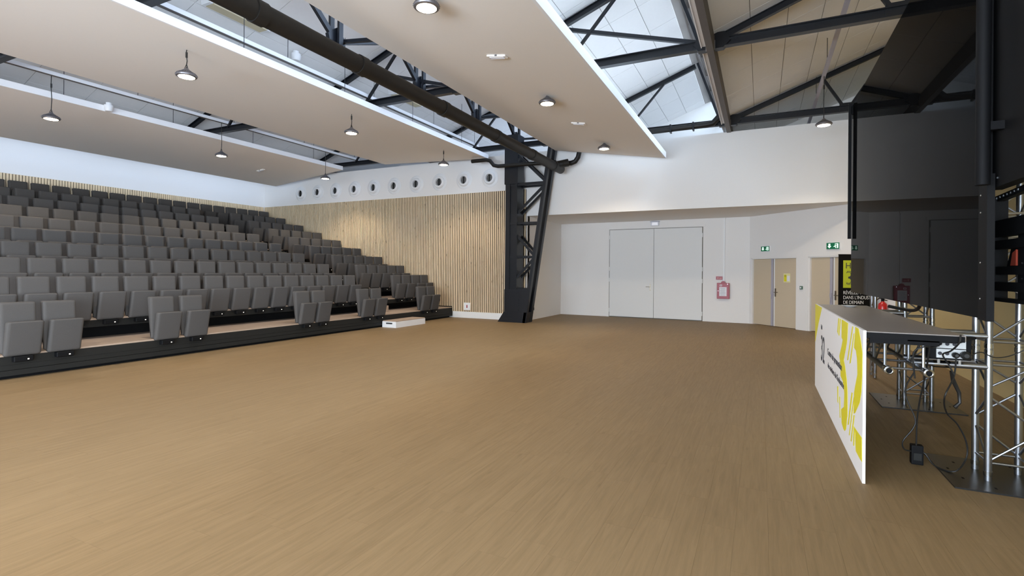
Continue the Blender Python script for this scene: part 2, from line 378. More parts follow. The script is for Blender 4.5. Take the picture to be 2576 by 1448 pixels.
aslab(MB(), 1.795, 3.392, .03, 3.165, .008, .045).build('door_leaf', 'whitedoor', dw)
for yy in (4.995, 1.795):
    for zz in (.25, 1.35, 1.75, 2.9): aslab(MB(), yy-.02, yy+.02, zz-.07, zz+.07, .03, .06).build('hinge', 'whitedoor', dw)
for nm, (y0, y1, z0, z1) in {'frame_top': (1.70, 5.10, 3.19, 3.26), 'frame_side': (5.03, 5.10, 0, 3.19)}.items(): aslab(MB(), y0, y1, z0, z1, 0, .02).build(nm, 'wall', dw)
mb = MB(); aslab(mb, 3.50, 3.54, .98, 1.22, .045, .055); mb.tube([apt(3.52, .05, 1.12), apt(3.52, .10, 1.12), apt(3.66, .10, 1.12)], .009, 8); mb.build('door_handle', 'brass', dw, smooth=True)
# ---- cladding
def slats(name, label, n, p0, step, z0, z1, w, d, along, plane, back):
    t = thing(name, label, 'cladding', (plane if along == 'y' else p0, p0 if along == 'y' else plane, z0))
    a, b = sorted((p0, p0+n*step))
    if along == 'y': bx('backing', 'felt', (plane-.012, plane, a, b, z0, z1), t)
    else: bx('backing', 'felt', (a, b, plane-.012, plane, z0, z1), t)
    first = None
    for i in range(n):
        c = p0+(i+.5)*step
        if first is None:
            first = (MB().box(plane-.012-d, plane-.012, c-w/2, c+w/2, z0, z1) if along == 'y' else MB().box(c-w/2, c+w/2, plane-.012-d, plane-.012, z0, z1)).build('slat', 'slat', t)
        else:
            copy_part(first, t, (0, i*step, 0) if along == 'y' else (i*step, 0, 0))
    return t
slats('slat_cladding', 'tall pine slat cladding on the end wall beside the seats', 172, 6.97, .073, .215, 4.335, .043, .014, 'y', XW, 'felt')
slats('slat_cladding', 'low band of pine slats on the wall behind the top row', 168, XW-.05, -.073, 3.36, 4.335, .054, .018, 'x', YL, 'felt')
struct(bx('baseboard_front', 'whitedoor', (XW-.045, XW, RY0, 9.75, 0, .215)), 'white skirting under the slat cladding')
# ---- roof: sawtooth bays of panels, glazing, gutters
XE = 18.95
def roofbay(i, g, y_hi, gl):
    base = MB(); q = []
    for x in (XB-.2, XE):
        q += [(x, g, zroof(g, g)+.02), (x, y_hi, zroof(y_hi, g)+.02)]
    a, b, c, d = q
    u = Vector((0, 0, .18))
    base.hexa([a, c, d, b]+[Vector(p)+u for p in (a, c, d, b)])
    ro = struct(base.build('ceiling', 'joint'), ['beige lit roof slope over the stage side', 'daylit roof slope beyond the first glazing', 'roof slope over the front seats', 'roof slope over the rear seats'][i])
    pw, px = .605, 1.23; first = None; many = MB()
    yy = g-.02; n = 0
    while yy > y_hi+.2:
        y0 = max(yy-pw, y_hi+.01)
        x = 15.70-px*0
        x1 = 15.72+1.23*3
        while x1 > XB:
            x0 = x1-px
            vs = [Vector((X, Y, zroof(Y, g)+dz)) for dz in (0, .018) for X, Y in ((x0+.006, y0+.006), (x1-.006, y0+.006), (x1-.006, yy-.006), (x0+.006, yy-.006))]
            vis = inview((x0+x1)/2, (y0+yy)/2, zroof((y0+yy)/2, g), 80)
            if vis and abs((yy-y0)-pw) < .01:
                if first is None:
                    first = MB().hexa(vs).build('roof_panel', 'roof', ro); fx, fy = x0, yy
                else: copy_part(first, ro, (x0-fx, yy-fy, -SL*(yy-fy)))
            else: many.hexa(vs)
            x1 -= px
        yy -= pw
    if many.v: o = many.build('roof_panels', 'roof', ro); o['kind'] = 'stuff'
    if gl is not None:                                   # glazing that rises from the gutter gl to the ridge
        w = thing('window_%d' % (i+1), 'glazed roof light strip', 'window', (0, gl, 5.85)); w['kind'] = 'structure'; del w['category']; del w['label']
        p0 = Vector((0, gl+.16, 5.86)); p1 = Vector((0, y_hi, zroof(y_hi, g)+.02))
        X = Vector((1, 0, 0)); dv = (p1-p0).normalized(); nv = Vector((0, -dv.z, dv.y))
        for f in (0, .5, 1.0):
            c = p0+(p1-p0)*f; MB().beam(c+X*XB, c+X*XE, .05, .06, nv).build('rail', 'gutter', w)
        xs = XB; k = 0; pane = None; mull = None
        while xs < XE-.3:
            x1 = xs+1.23
            if mull is None: mull = MB().beam(p0+X*xs, p1+X*xs, .045, .06, nv).build('mullion', 'gutter', w)
            else: copy_part(mull, w, (k*1.23, 0, 0))
            if pane is None:
                e = dv*.03
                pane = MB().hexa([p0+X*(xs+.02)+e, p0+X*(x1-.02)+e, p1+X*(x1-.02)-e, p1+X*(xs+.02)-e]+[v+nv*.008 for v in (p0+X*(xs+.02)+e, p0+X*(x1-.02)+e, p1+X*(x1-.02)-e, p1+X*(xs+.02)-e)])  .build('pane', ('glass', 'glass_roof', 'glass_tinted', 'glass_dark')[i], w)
            else: copy_part(pane, w, (k*1.23, 0, 0))
            xs = x1; k += 1
        la = bpy.data.lights.new('skylight_portal', 'AREA'); la.shape = 'RECTANGLE'; la.size = XE-XB; la.size_y = (p1-p0).length; la.cycles.is_portal = True
        lo = bpy.data.objects.new('skylight_portal', la); COL.objects.link(lo)
        c = (p0+p1)/2+nv*.05; zz = nv      # light looks along -Z, so +Z is the outward normal
        if zz.y > 0: zz = -zz
        c = (p0+p1)/2+zz*.06
        yv = zz.cross(X); lo.matrix_world = Matrix(((1, yv.x, zz.x, (XB+XE)/2), (0, yv.y, zz.y, c.y), (0, yv.z, zz.z, c.z), (0, 0, 0, 1)))
roofbay(0, GUT[0], YR-.2, None)
roofbay(1, GUT[1], GUT[1]-4.45, GUT[0])
roofbay(2, GUT[2], GUT[2]-4.45, GUT[1])
roofbay(3, GUT[3], GUT[3]-4.45, GUT[2])
# last bay is cut by the rear wall of the seating
g = 21.63; mb = MB(); yh = g-4.45
mb.hexa([(XB-.2, YL+.2, zroof(YL+.2, g)), (XE, YL+.2, zroof(YL+.2, g)), (XE, yh, zroof(yh, g)), (XB-.2, yh, zroof(yh, g)), (XB-.2, YL+.2, zroof(YL+.2, g)+.2), (XE, YL+.2, zroof(YL+.2, g)+.2), (XE, yh, zroof(yh, g)+.2), (XB-.2, yh, zroof(yh, g)+.2)])
struct(mb.build('ceiling', 'roof'), 'last roof slope above the back wall')
w = MB(); p0 = Vector((0, GUT[3]+.16, 5.86)); p1 = Vector((0, yh, zroof(yh, g))); pt = p1; p1 = p0+(p1-p0)*.5
struct(MB().hexa([p1+Vector((XB, 0, 0)), p1+Vector((XE, 0, 0)), pt+Vector((XE, 0, 0)), pt+Vector((XB, 0, 0))]+[q_+Vector((0, -.05, 0)) for q_ in (p1+Vector((XB, 0, 0)), p1+Vector((XE, 0, 0)), pt+Vector((XE, 0, 0)), pt+Vector((XB, 0, 0)))]).build('trim_3', 'roof'))  # opaque blank added over half the last glazing to dim the back wall
dv = (p1-p0).normalized(); nv = Vector((0, -dv.z, dv.y)); X = Vector((1, 0, 0))
w.hexa([p0+X*XB, p0+X*XE, p1+X*XE, p1+X*XB]+[v+nv*.008 for v in (p0+X*XB, p0+X*XE, p1+X*XE, p1+X*XB)]).build('window_5', 'glass_tinted')['kind'] = 'structure'
la = bpy.data.lights.new('skylight_portal', 'AREA'); la.shape = 'RECTANGLE'; la.size = XE-XB; la.size_y = (p1-p0).length; la.cycles.is_portal = True
lo = bpy.data.objects.new('skylight_portal', la); COL.objects.link(lo); zz = nv if nv.y < 0 else -nv; c = (p0+p1)/2+zz*.06; yv = zz.cross(X)
lo.matrix_world = Matrix(((1, yv.x, zz.x, (XB+XE)/2), (0, yv.y, zz.y, c.y), (0, yv.z, zz.z, c.z), (0, 0, 0, 1)))
gl = ['grey box gutter between the daylit and the beige roof slope', 'grey box gutter over the black pipe', 'grey box gutter over the middle of the seats', 'grey box gutter over the rear seats']
for i, g in enumerate(GUT):
    t = thing('gutter_beam', gl[i], 'beam', (XB, g, 5.5))
    zb = 5.51 if i == 0 else 5.70
    bx('channel', 'gutter', (XB, XE, g-.055, g+.055, zb, 5.82), t)
    bx('soffit_board', 'roof', (XB, XE, g+.056, g+.15, zb+.15, zb+.19), t); bx('upstand', 'wall', (XB, XE, g+.15, g+.17, zb+.13, 5.93), t)
    bx('closing_strip', 'gutter', (XB, XE, g-.05, g+.16, 5.86, 5.98), t)

# ================================================================== SEATING STAND
def EY(k): return 9.78 if k == 1 else 10.68+1.04*(k-2)
def EZ(k): return .36 if k == 1 else .725+.3275*(k-2)
SX0, SX1 = -2.0, 15.27
st = thing('seating_stand', 'stepped black seating stand with wooden decks', 'grandstand', (SX1, EY(1), 0))
for k in range(1, 11):
    y0, z = EY(k), EZ(k); y1 = (EY(k+1)+.42) if k < 10 else YL-.05
    bx('deck', 'deck', (SX0, SX1, y0, y1, z-.025, z), st)
    bx('nosing', 'fascia', (SX0, SX1, y0, y0+.05, z-.15, z-.025), st)
    if k > 1: bx('riser', 'black', (SX0, SX1, y0+.36, y0+.39, EZ(k-1), z-.02), st)
    if k > 1: bx('side_panel', 'black', (SX1-.03, SX1, y0, y1, EZ(k-1)-.02, z-.025), st)
for z0, z1 in ((.05, .128), (.134, .208)): bx('fascia_board', 'fascia', (SX0, SX1, EY(1)+.004, EY(1)+.03, z0, z1), st)
bx('end_board', 'fascia', (SX1-.02, SX1, EY(1), EY(1)+1.3, .05, .39), st)
bx('plinth', 'black', (SX0, SX1-.05, EY(1)+.09, EY(1)+.12, 0, .2), st)
for k in range(2, 10):
    bx('aisle_step', 'deck', (11.90, 12.55, EY(k)-.32, EY(k)+.0, EZ(k-1), EZ(k-1)+(EZ(k)-EZ(k-1))*.5), st, bevel=.006)
t = thing('step_box', 'loose white step with a wooden tread at the foot of the stand', 'step', (12.25, 9.5, 0))
bx('body', 'white', (11.55, 12.95, 9.27, 9.76, .0, .17), t); bx('tread', 'deck', (11.56, 12.94, 9.275, 9.755, .17, .192), t)
bx('label_plate', 'alu', (11.545, 11.55, 9.40, 9.62, .10, .14), t)
# ---- one tip-up seat, then copies
def cushion(name, w, prof, parent, bev=.035):
    """a padded slab: profile (y,z) quad extruded over the width"""
    mb = MB(); (a, b, c, d) = prof
    mb.hexa([(-w/2, *a), (w/2, *a), (w/2, *b), (-w/2, *b), (-w/2, *d), (w/2, *d), (w/2, *c), (-w/2, *c)])
    return mb.build(name, 'fabric', parent, smooth=True, bevel=bev, seg=3, local=True)
s0 = thing('auditorium_seat', 'x', 'seat')
cushion('backrest', .415, ((.055, .0), (.125, .0), (.225, .748), (.10, .748)), s0, .042)
cushion('seat_pad', .42, ((-.06, -.03), (.035, -.03), (-.055, .475), (-.165, .475)), s0, .042)
hb = MB().box(-.11, .11, -.085, .02, -.115, -.035).build('hinge_box', 'black', s0, local=True, bevel=.008)
MB().box(.04, .058, -.091, -.085, -.090, -.075).build('step_light', 'led', hb, local=True)
used = [False]
ORD = ['', 'front', 'second', 'third', 'fourth', 'fifth', 'sixth', 'seventh', 'eighth', 'ninth', 'top']
NUM = ['', 'first', 'second', 'third', 'fourth', 'fifth', 'sixth', 'seventh', 'eighth', 'ninth', 'tenth', 'eleventh', 'twelfth', 'thirteenth', 'fourteenth', 'fifteenth', 'sixteenth', 'seventeenth', 'eighteenth', 'nineteenth', 'twentieth']
def seat(x, k, label):
    s = s0 if not used[0] else copy_tree(s0); used[0] = True
    s.location = (x, EY(k), EZ(k)+.005); s['label'] = label; s['group'] = 'tip-up seats in the %s row' % ORD[k]
PIT = .515
for (xa, xb, where) in ((3.60, 4.10, 'far left of the front row'), (5.63, 6.17, 'left of centre in the front row'), (8.82, 9.32, 'beside the middle of the front row'), (10.91, 11.43, 'just left of the white step'), (13.60, 14.11, 'beside the slatted wall in the front row')):
    seat(xa, 1, 'grey tip-up seat, left one of the pair '+where); seat(xb, 1, 'grey tip-up seat, right one of the pair '+where)
def vis(x, k): return any(inview(x+dx, EY(k)-.05, EZ(k)+dz, 12) for dx in (-.22, .22) for dz in (0, .7))
for k in range(2, 10):
    for n in range(24):
        x = 11.34-PIT*n
        if vis(x, k): seat(x, k, 'grey tip-up seat, %s row, %s to the left of the aisle' % (ORD[k], NUM[n+1] if n < 20 else str(n+1)+'th'))
    m0 = 1 if k == 2 else 0
    for m in range(m0, 5):
        seat(12.93+PIT*m, k, 'grey tip-up seat, %s row, %s from the slatted wall' % (ORD[k], NUM[5-m]))
for n in range(26):
    x = 14.99-.503*n
    if vis(x, 10): seat(x, 10, 'grey tip-up seat, top row, %s from the slatted wall' % (NUM[n+1] if n < 20 else str(n+1)+'th'))

# ================================================================== ROOF STEELWORK
TX = [4.55, 9.77, 14.98]
tl = ['black roof truss nearest the camera, over the front of the hall', 'black roof truss over the middle of the hall', 'black roof truss in front of the end wall']
for i, x in enumerate(TX):
    t = thing('roof_truss', tl[i], 'truss', (x, .83, 5.7), group='black roof trusses')
    MB().ibeam((x, YR, 5.71), (x, YL, 5.71), .13, .16, .016).build('bottom_chord', 'steel', t)
    for bi, g in enumerate([.83, 6.03, 11.23, 16.43]):
        lo = max(g-4.35, YR)
        MB().ibeam((x, g-.05, zroof(g-.05, g)-.10), (x, lo, zroof(lo, g)-.10), .09, .12, .012).build('rafter', 'steel', t)
        if bi:
            gp = g-5.2
            if i < 2: MB().beam((x, gp+.1, 5.74), (x, gp+2.85, zroof(gp+2.85, g)-.16), .07, .07).build('strut', 'steel', t)
            MB().beam((x-.02, gp+1.70, zroof(gp+1.70, g)-.16), (x-.02, gp+2.78, 5.76), .06, .05).build('diagonal', 'steel', t)
            MB().beam((x, gp+.22, 5.8), (x, gp+.80, zroof(gp+.80, g)-.04), .06, .06).build('strut', 'steel', t)
        else:
            MB().beam((x, -1.38, zroof(-1.38, g)-.16), (x, -1.80, 5.78), .07, .06).build('diagonal', 'steel', t)
            MB().beam((x, -2.25, 6.25), (x, -1.95, 5.78), .07, .06).build('diagonal', 'steel', t)
            MB().prism([(x-.02, -1.72, 5.64), (x-.02, -2.04, 5.64), (x-.02, -2.04, 5.86), (x-.02, -1.72, 5.86)], (.04, 0, 0)).build('gusset_plate', 'steel', t)
        MB().prism([(x-.075, g-.20, 5.60), (x-.075, g+.22, 5.60), (x-.075, g+.30, 5.72), (x-.075, g+.18, 5.88), (x-.075, g-.22, 5.88), (x-.075, g-.32, 5.72)], (.15, 0, 0)).build('gusset_plate', 'steel', t)
    bx('node_plate', 'gutter', (x-.10, x-.08, .76, .92, 5.56, 5.74), t)
# longitudinal lattice girder over the column line
t = thing('lattice_girder', 'black lattice girder running along the hall above the black pipe', 'truss', (4.5, 7.2, 5.9))
gx = [2.0, 4.55, 7.15, 9.77, 12.4, 14.98]
for x in gx:
    for dy in (-.11, .11): MB().beam((x, 7.2+dy, 5.80), (x, 7.2+dy, 7.05), .05, .10).build('post', 'steel', t)
    MB().prism([(x-.16, 7.16, 5.78), (x+.16, 7.16, 5.78), (x+.22, 7.16, 5.98), (x, 7.16, 6.16), (x-.22, 7.16, 5.98)], (0, .08, 0)).build('gusset_plate', 'steel', t)
for a, b in zip(gx, gx[1:]):
    m = (a+b)/2
    MB().beam((a+.1, 7.2, 5.92), (b-.08, 7.2, 6.90), .08, .07).build('diagonal', 'steel', t)
    MB().beam((m-.1, 7.2, 7.05), (b-.05, 7.2, 5.95), .07, .10).build('diagonal', 'steel', t)
for dz in (7.0,): MB().ibeam((2.0, 7.2, dz), (15.3, 7.2, dz), .10, .12).build('top_chord', 'steel', t)
for x in gx[1:]:
    MB().beam((x+.15, 7.15, 5.95), (x+.55, 6.10, 6.0), .07, .06).build('brace', 'steel', t)
# leaning lattice column
t = thing('lattice_column', 'black riveted lattice column widening upwards beside the slatted cladding', 'column', (15.0, 7.1, 0))
xa, xb = 14.74, 15.12
for x in (xa, xb):
    MB().box(x-.05, x+.05, 7.26, 7.42, 1.0, 6.0).build('mast_channel', 'steel', t)
    MB().box(x-.012, x+.012, 7.04, 7.28, 1.0, 6.0).build('mast_web', 'steel', t)
bx('mast_plate', 'steel', (xa-.06, xb+.06, 7.0, 7.05, 1.0, 6.0), t)
bx('mast_head', 'steel', (xa-.07, xb+.02, 6.98, 7.45, 4.42, 6.0), t)
def cy(z): return 6.74-.152*z
for x in (xa, xb):
    MB().beam((x, cy(0)-.01, 0), (x, cy(6.0)-.01, 6.0), .10, .15, (1, 0, 0)).build('leaning_chord', 'steel', t)
bx('leaning_plate', 'steel', (xa, xb, 0, .001, 0, .001), t).hide_render = False
bpy.data.objects.remove(t.children[-1]) if t.children[-1].name.startswith('leaning_plate') else None
q = [(xa-.05, 7.42, 1.05), (xa-.05, cy(1.05)-.06, 1.05), (xa-.05, cy(0)-.07, 0), (xa-.05, 7.42, 0), ]
MB().prism([(xa-.065, 7.43, 0), (xa-.065, cy(0)-.07, 0), (xa-.065, cy(1.05)-.06, 1.05), (xa-.065, 7.43, 1.05)], (.03, 0, 0)).build('shoe_plate', 'steel', t)
MB().prism([(xb+.03, 7.43, 0), (xb+.03, cy(0)-.07, 0), (xb+.03, cy(1.05)-.06, 1.05), (xb+.03, 7.43, 1.05)], (.03, 0, 0)).build('shoe_plate', 'steel', t)
MB().prism([(xa-.075, 7.66, 0), (xa-.075, cy(0)-.05, 0), (xa-.075, cy(.33)-.05, .33), (xa-.075, 7.44, .33)], (.45, 0, 0)).build('foot_gusset', 'steel', t)
mb = MB()
for iy in range(4):
    for iz in range(3): mb.lathe([(.012, 0), (.010, -.010)], 6, (xa-.075, 7.40-iy*.07, .10+iz*.08), 'x')
for iz in range(9):
    for yy in (7.38, 6.92): mb.lathe([(.012, 0), (.010, -.010)], 6, (xa-.065, yy, .40+iz*.07), 'x')
o = mb.build('rivets', 'steel', t); o['kind'] = 'stuff'
for z in (1.06, 2.09, 3.16, 4.40):
    for x in (xa, xb): MB().beam((x, 7.42, z), (x, cy(z)-.05, z), .06, .09 if z > 4 else .07).build('rung', 'steel', t)
for (z0, z1, up_) in ((1.10, 2.05, 1), (2.12, 3.12, 0), (3.20, 4.34, 1), (4.45, 5.65, 0)):
    for x in (xa+.02, xb-.02):
        a = (x, 7.34, z0 if up_ else z1); b = (x, cy(z1 if up_ else z0), z1 if up_ else z0)
        MB().beam(a, b, .05, .075).build('diagonal', 'steel', t)
# black pipes
t = thing('drain_pipe', 'thick black pipe running the length of the hall below the clouds', 'pipe', (15.0, 5.6, 4.79))
MB().tube([(-2, 5.6, 4.79), (14.86, 5.6, 4.79)], .135, 20).build('pipe', 'pipe', t, smooth=True)
for x in (4.2, 6.0, 8.3, 10.5, 12.6, 14.2): MB().tube([(x, 5.6, 4.79), (x+.16, 5.6, 4.79)], .15, 20).build('coupling', 'pipe', t, smooth=True)
MB().tube([(14.30, 5.62, 4.80), (14.62, 5.50, 4.90), (14.72, 5.30, 4.95)], .115, 16).build('branch', 'pipe', t, smooth=True)
t = thing('branch_pipe', 'thin black pipe bending from the middle cloud to the black column', 'pipe', (14.6, 7.0, 5.0))
MB().tube([(14.55, 8.6, 5.24), (14.55, 8.05, 5.24), (14.55, 7.92, 5.20), (14.55, 7.78, 5.04), (14.55, 7.62, 5.0), (14.55, 6.4, 4.98), (14.6, 5.66, 4.97)], .062, 14).build('pipe', 'pipe', t, smooth=True)
t = thing('elbow_pipe', 'short black pipe with an upturned end beside the leaning column', 'pipe', (14.7, 5.3, 5.0))
MB().tube([(14.92, 5.74, 4.97), (14.92, 5.28, 4.97), (14.92, 5.15, 5.01), (14.92, 5.06, 5.13), (14.92, 5.02, 5.29), (14.92, 5.02, 5.62)], .075, 14).build('pipe', 'pipe', t, smooth=True)
t = thing('rain_pipe', 'black rain pipe along the last truss below the gutter', 'pipe', (14.75, 2.0, 5.62))
MB().tube([(14.75, 4.2, 5.60), (14.75, 1.32, 5.64)], .075, 14).build('pipe', 'pipe', t, smooth=True)
MB().tube([(14.75, 1.38, 5.64), (14.75, 1.20, 5.66), (14.75, 1.06, 5.80), (14.75, .98, 5.92)], .082, 14).build('elbow', 'pipe', t, smooth=True)
for yy in (2.3, 1.7): MB().box(14.66, 14.84, yy-.02, yy+.02, 5.52, 5.74).build('pipe_clip', 'steel', t)

# ================================================================== CLOUDS, TRAYS, LAMPS
CL = {'C': ((5.76, 5.38), (2.44, 4.84)), 'B': ((12.43, 5.51), (8.13, 5.34)), 'A': ((18.19, 5.09), (14.5, 5.47))}
CLAB = {'C': 'large pale ceiling cloud nearest the stage, lit by three lamps', 'B': 'middle beige ceiling cloud over the front seats', 'A': 'shaded brown-beige ceiling cloud over the rear seats'}
CX = 14.8; ceil = {}
def zc(k, Y): (ya, za), (yb, zb) = CL[k]; return za+(zb-za)*(Y-ya)/(yb-ya)
for k, ((ya, za), (yb, zb)) in CL.items():
    t = thing('ceiling_cloud', CLAB[k], 'ceiling panel', (CX, yb, zb), group='hanging ceiling clouds'); ceil[k] = t
    th = {'A': .145, 'B': .135, 'C': .17}[k]
    MB().hexa([(XB, ya, za), (CX, ya, za), (CX, yb, zb), (XB, yb, zb), (XB, ya, za+.014), (CX, ya, za+.014), (CX, yb, zb+.014), (XB, yb, zb+.014)]).build('panel', 'cloud', t)
    MB().box(XB, CX, yb-.012, yb+.03, zb, zb+th).build('edge_board', 'cloudedge', t)
    MB().hexa([(CX-.03, ya, za+.0), (CX, ya, za+.0), (CX, yb, zb+.0), (CX-.03, yb, zb+.0), (CX-.03, ya, za+.02), (CX, ya, za+.02), (CX, yb, zb+th), (CX-.03, yb, zb+th)]).build('end_board', 'cloudedge', t)
    for x in (3.6, 6.2, 8.7, 11.2, 13.7):
        for Y in ((ya-.6,) if k == 'C' else (yb+.35, ya-.35)):
            gi = min([q for q in GUT+[21.63] if q > Y]); MB().tube([(x, Y, zc(k, Y)+.03), (x, Y, zroof(Y, gi))], .006, 6).build('hanger_rod', 'steel', t)
for nm, (Y, Z, lab) in {'a': (14.1, 5.9, 'white cable trunking between the rear and the middle cloud'), 'b': (8.77, 5.9, 'white cable trunking above the edge of the middle cloud'), 'c': (-1.22, 6.02, 'grey cable trunking under the beige roof slope')}.items():
    t = thing('cable_trunking', lab, 'cable tray', (0, Y, Z))
    hw = .05 if nm != 'c' else .032
    bx('trunking', 'tray' if nm != 'c' else 'bluegrey', (XB, 15.2 if nm != 'c' else 18.6, Y-hw, Y+hw, Z-.03, Z+.05), t)
    if nm != 'c': bx('underside', 'gutter', (XB, 15.2, Y-.04, Y+.04, Z-.036, Z-.03), t)
    for x in (2.2, 4.8, 7.4, 10.0, 12.6, 15.0):
        gi = min([q for q in GUT if q > Y]); MB().tube([(x, Y, Z+.05), (x, Y, zroof(Y, gi))], .006, 6).build('hanger_rod', 'steel', t)
def make_lamp():
    t = thing('high_bay_lamp', 'x', 'lamp')
    MB().lathe([(.001, 0), (.10, -.004), (.125, .004), (.125, .012), (.001, .012)], 32).build('lens', 'lens', t, local=True, smooth=True)
    MB().lathe([(.125, .004), (.158, .012), (.165, .03), (.15, .055), (.10, .075), (.075, .11), (.05, .125), (.03, .15), (.001, .15)], 32).build('housing', 'lampgrey', t, local=True, smooth=True)
    mb = MB()
    for k in range(24):
        a = 2*pi*k/24; c, s = cos(a), sin(a)
        mb.hexa([(c*r-s*w, s*r+c*w, z) for (r, w, z) in ((.09, -.004, .06), (.172, -.004, .03), (.172, .004, .03), (.09, .004, .06), (.075, -.004, .105), (.150, -.004, .062), (.150, .004, .062), (.075, .004, .105))])
    mb.build('cooling_fins', 'lampgrey', t, local=True)
    ld = bpy.data.lights.new('lamp_beam', 'SPOT'); ld.energy = BEAM; ld.color = (1, .84, .64); ld.spot_size = R(132); ld.spot_blend = .55; ld.shadow_soft_size = .11
    lo = bpy.data.objects.new('lamp_beam', ld); COL.objects.link(lo); lo.parent = t; lo.location = (0, 0, -.012)
    mb = MB(); mb.tube([(-.035, 0, .13), (-.004, 0, .215), (.004, 0, .215), (.035, 0, .13)], .006, 6); mb.build('hook', 'steel', t, local=True)
    return t
l0 = make_lamp(); lused = [0]
def lamp(x, y, z, top, label):
    t = l0 if not lused[0] else copy_tree(l0); lused[0] = 1
    t.location = (x, y, z); t['label'] = label; t['group'] = 'round high-bay lamps'
    h = max(top-z, .20)
    MB().tube([(0, 0, .16 if h < .23 else .205), (.012, .004, .21+(h-.21)*.3), (-.006, 0, .21+(h-.21)*.7), (0, 0, h)], .008, 6).build('cord', 'cord', t, local=True)
    if h > .35: MB().tube([(0, 0, h*.72), (0, 0, h*.72+.09)], .017, 8).build('connector', 'cord', t, local=True)
LN = [('C', 3.79, 4.90, [(5.27, 'lit high-bay lamp cut by the top edge of the picture'), (9.28, 'lit high-bay lamp in the middle of the large pale cloud'), (13.31, 'lit high-bay lamp at the end of the large pale cloud')]),
      ('B', 8.87, 4.90, [(5.41, 'lit high-bay lamp on a long cord under the middle cloud, nearest'), (9.33, 'lit high-bay lamp under the centre of the middle cloud'), (13.29, 'lit high-bay lamp before the wall of round vents')]),
      ('A', 14.12, 4.90, [(5.67, 'lit high-bay lamp hanging far left before the shaded rear cloud'), (9.63, 'lit high-bay lamp hanging before the centre of the rear cloud'), (13.57, 'lit high-bay lamp hanging at the corner of the rear cloud')])]
for k, y, z, l in LN:
    for x, lab in l: lamp(x, y, z, zc(k, y) if k != 'A' else 5.87, lab)
lamp(13.17, -1.22, 4.90, 6.02, 'lit high-bay lamp hanging under the beige roof beside the screen')
for k, y, w_ in (('C', 3.79, 'large pale'), ('B', 8.87, 'middle'), ('A', 14.12, 'rear')):  # unseen lamps added to even out the light on the near floor
    for x, q in ((1.27, 'beside the camera'), (-2.73, 'behind the camera')): lamp(x, y, 4.9, zc(k, y) if k != 'A' else 5.87, 'high-bay lamp of the %s cloud, %s out of the picture' % (w_, q))
# emergency light units on the clouds
def emerg(k, x, y, lab, rz=0):
    z = zc(k, y); t = thing('emergency_light', lab, 'emergency light', (x, y, z), group='emergency lights on the clouds')
    sl = math.atan2(zc(k, y+1)-z, 1); t.rotation_euler = (sl, 0, rz)
    MB().box(-.055, .055, -.17, .17, -.030, -.001).build('body', 'cloud', t, local=True, bevel=.012, seg=2)
    MB().box(-.032, .032, -.13, .13, -.036, -.030).build('diffuser', 'paper', t, local=True, bevel=.01)
    MB().box(-.06, -.05, -.02, .02, -.026, -.005).build('latch', 'lampgrey', t, local=True)
emerg('C', 7.22, 3.81, 'white emergency light flush on the large pale cloud, nearer one'); emerg('C', 11.27, 3.81, 'white emergency light flush on the large pale cloud, farther one')
emerg('A', 12.76, 16.48, 'small white emergency light on the shaded rear cloud')
# beige trough luminaires, sensors
for x, y, lab in ((6.45, 9.0, 'beige trough luminaire hung behind the pipe, nearest'), (11.6, 9.0, 'beige trough luminaire hung behind the pipe, farther')):
    z = zroof(y, GUT[2])-.28; t = thing('trough_luminaire', lab, 'luminaire', (x, y, z), group='beige trough luminaires')
    MB().prism([(x-.55, y-.11, z), (x-.55, y+.11, z), (x-.63, y+.13, z+.12), (x-.63, y-.13, z+.12)], (1.1, 0, 0)).build('body', 'lumi', t)
    for dx in (-.63, .55): MB().prism([(x+dx, y-.12, z+.0), (x+dx, y+.12, z+.0), (x+dx, y+.14, z+.14), (x+dx, y-.14, z+.14)], (.06, 0, 0)).build('end_cap', 'white', t)
    for dx in (-.4, .4): MB().tube([(x+dx, y, z+.1), (x+dx, y, zroof(y, GUT[2]))], .006, 6).build('hanger_rod', 'steel', t)
def sensor(x, y, z, lab, r=.09):
    t = thing('sensor_dome', lab, 'sensor', (x, y, z))
    MB().lathe([(r*.95, .0), (r, -.03), (r*.95, -.09), (r*.78, -.14), (r*.72, -.15), (.001, -.15)], 20).build('dome', 'white', t, local=True, smooth=True)
    MB().lathe([(r*.6, .06), (r*.6, 0)], 16).build('mount', 'white', t, local=True)
sensor(8.15, 9.4, zroof(9.4, GUT[2])-.07, 'white dome sensor under the roof behind the black pipe', .11)
sensor(6.92, 14.42, 5.62, 'white dome sensor in front of the edge of the rear cloud', .10)
sensor(7.25, 1.80, zroof(1.8, GUT[1])-.07, 'white dome sensor at the top of the daylit roof slope', .09)

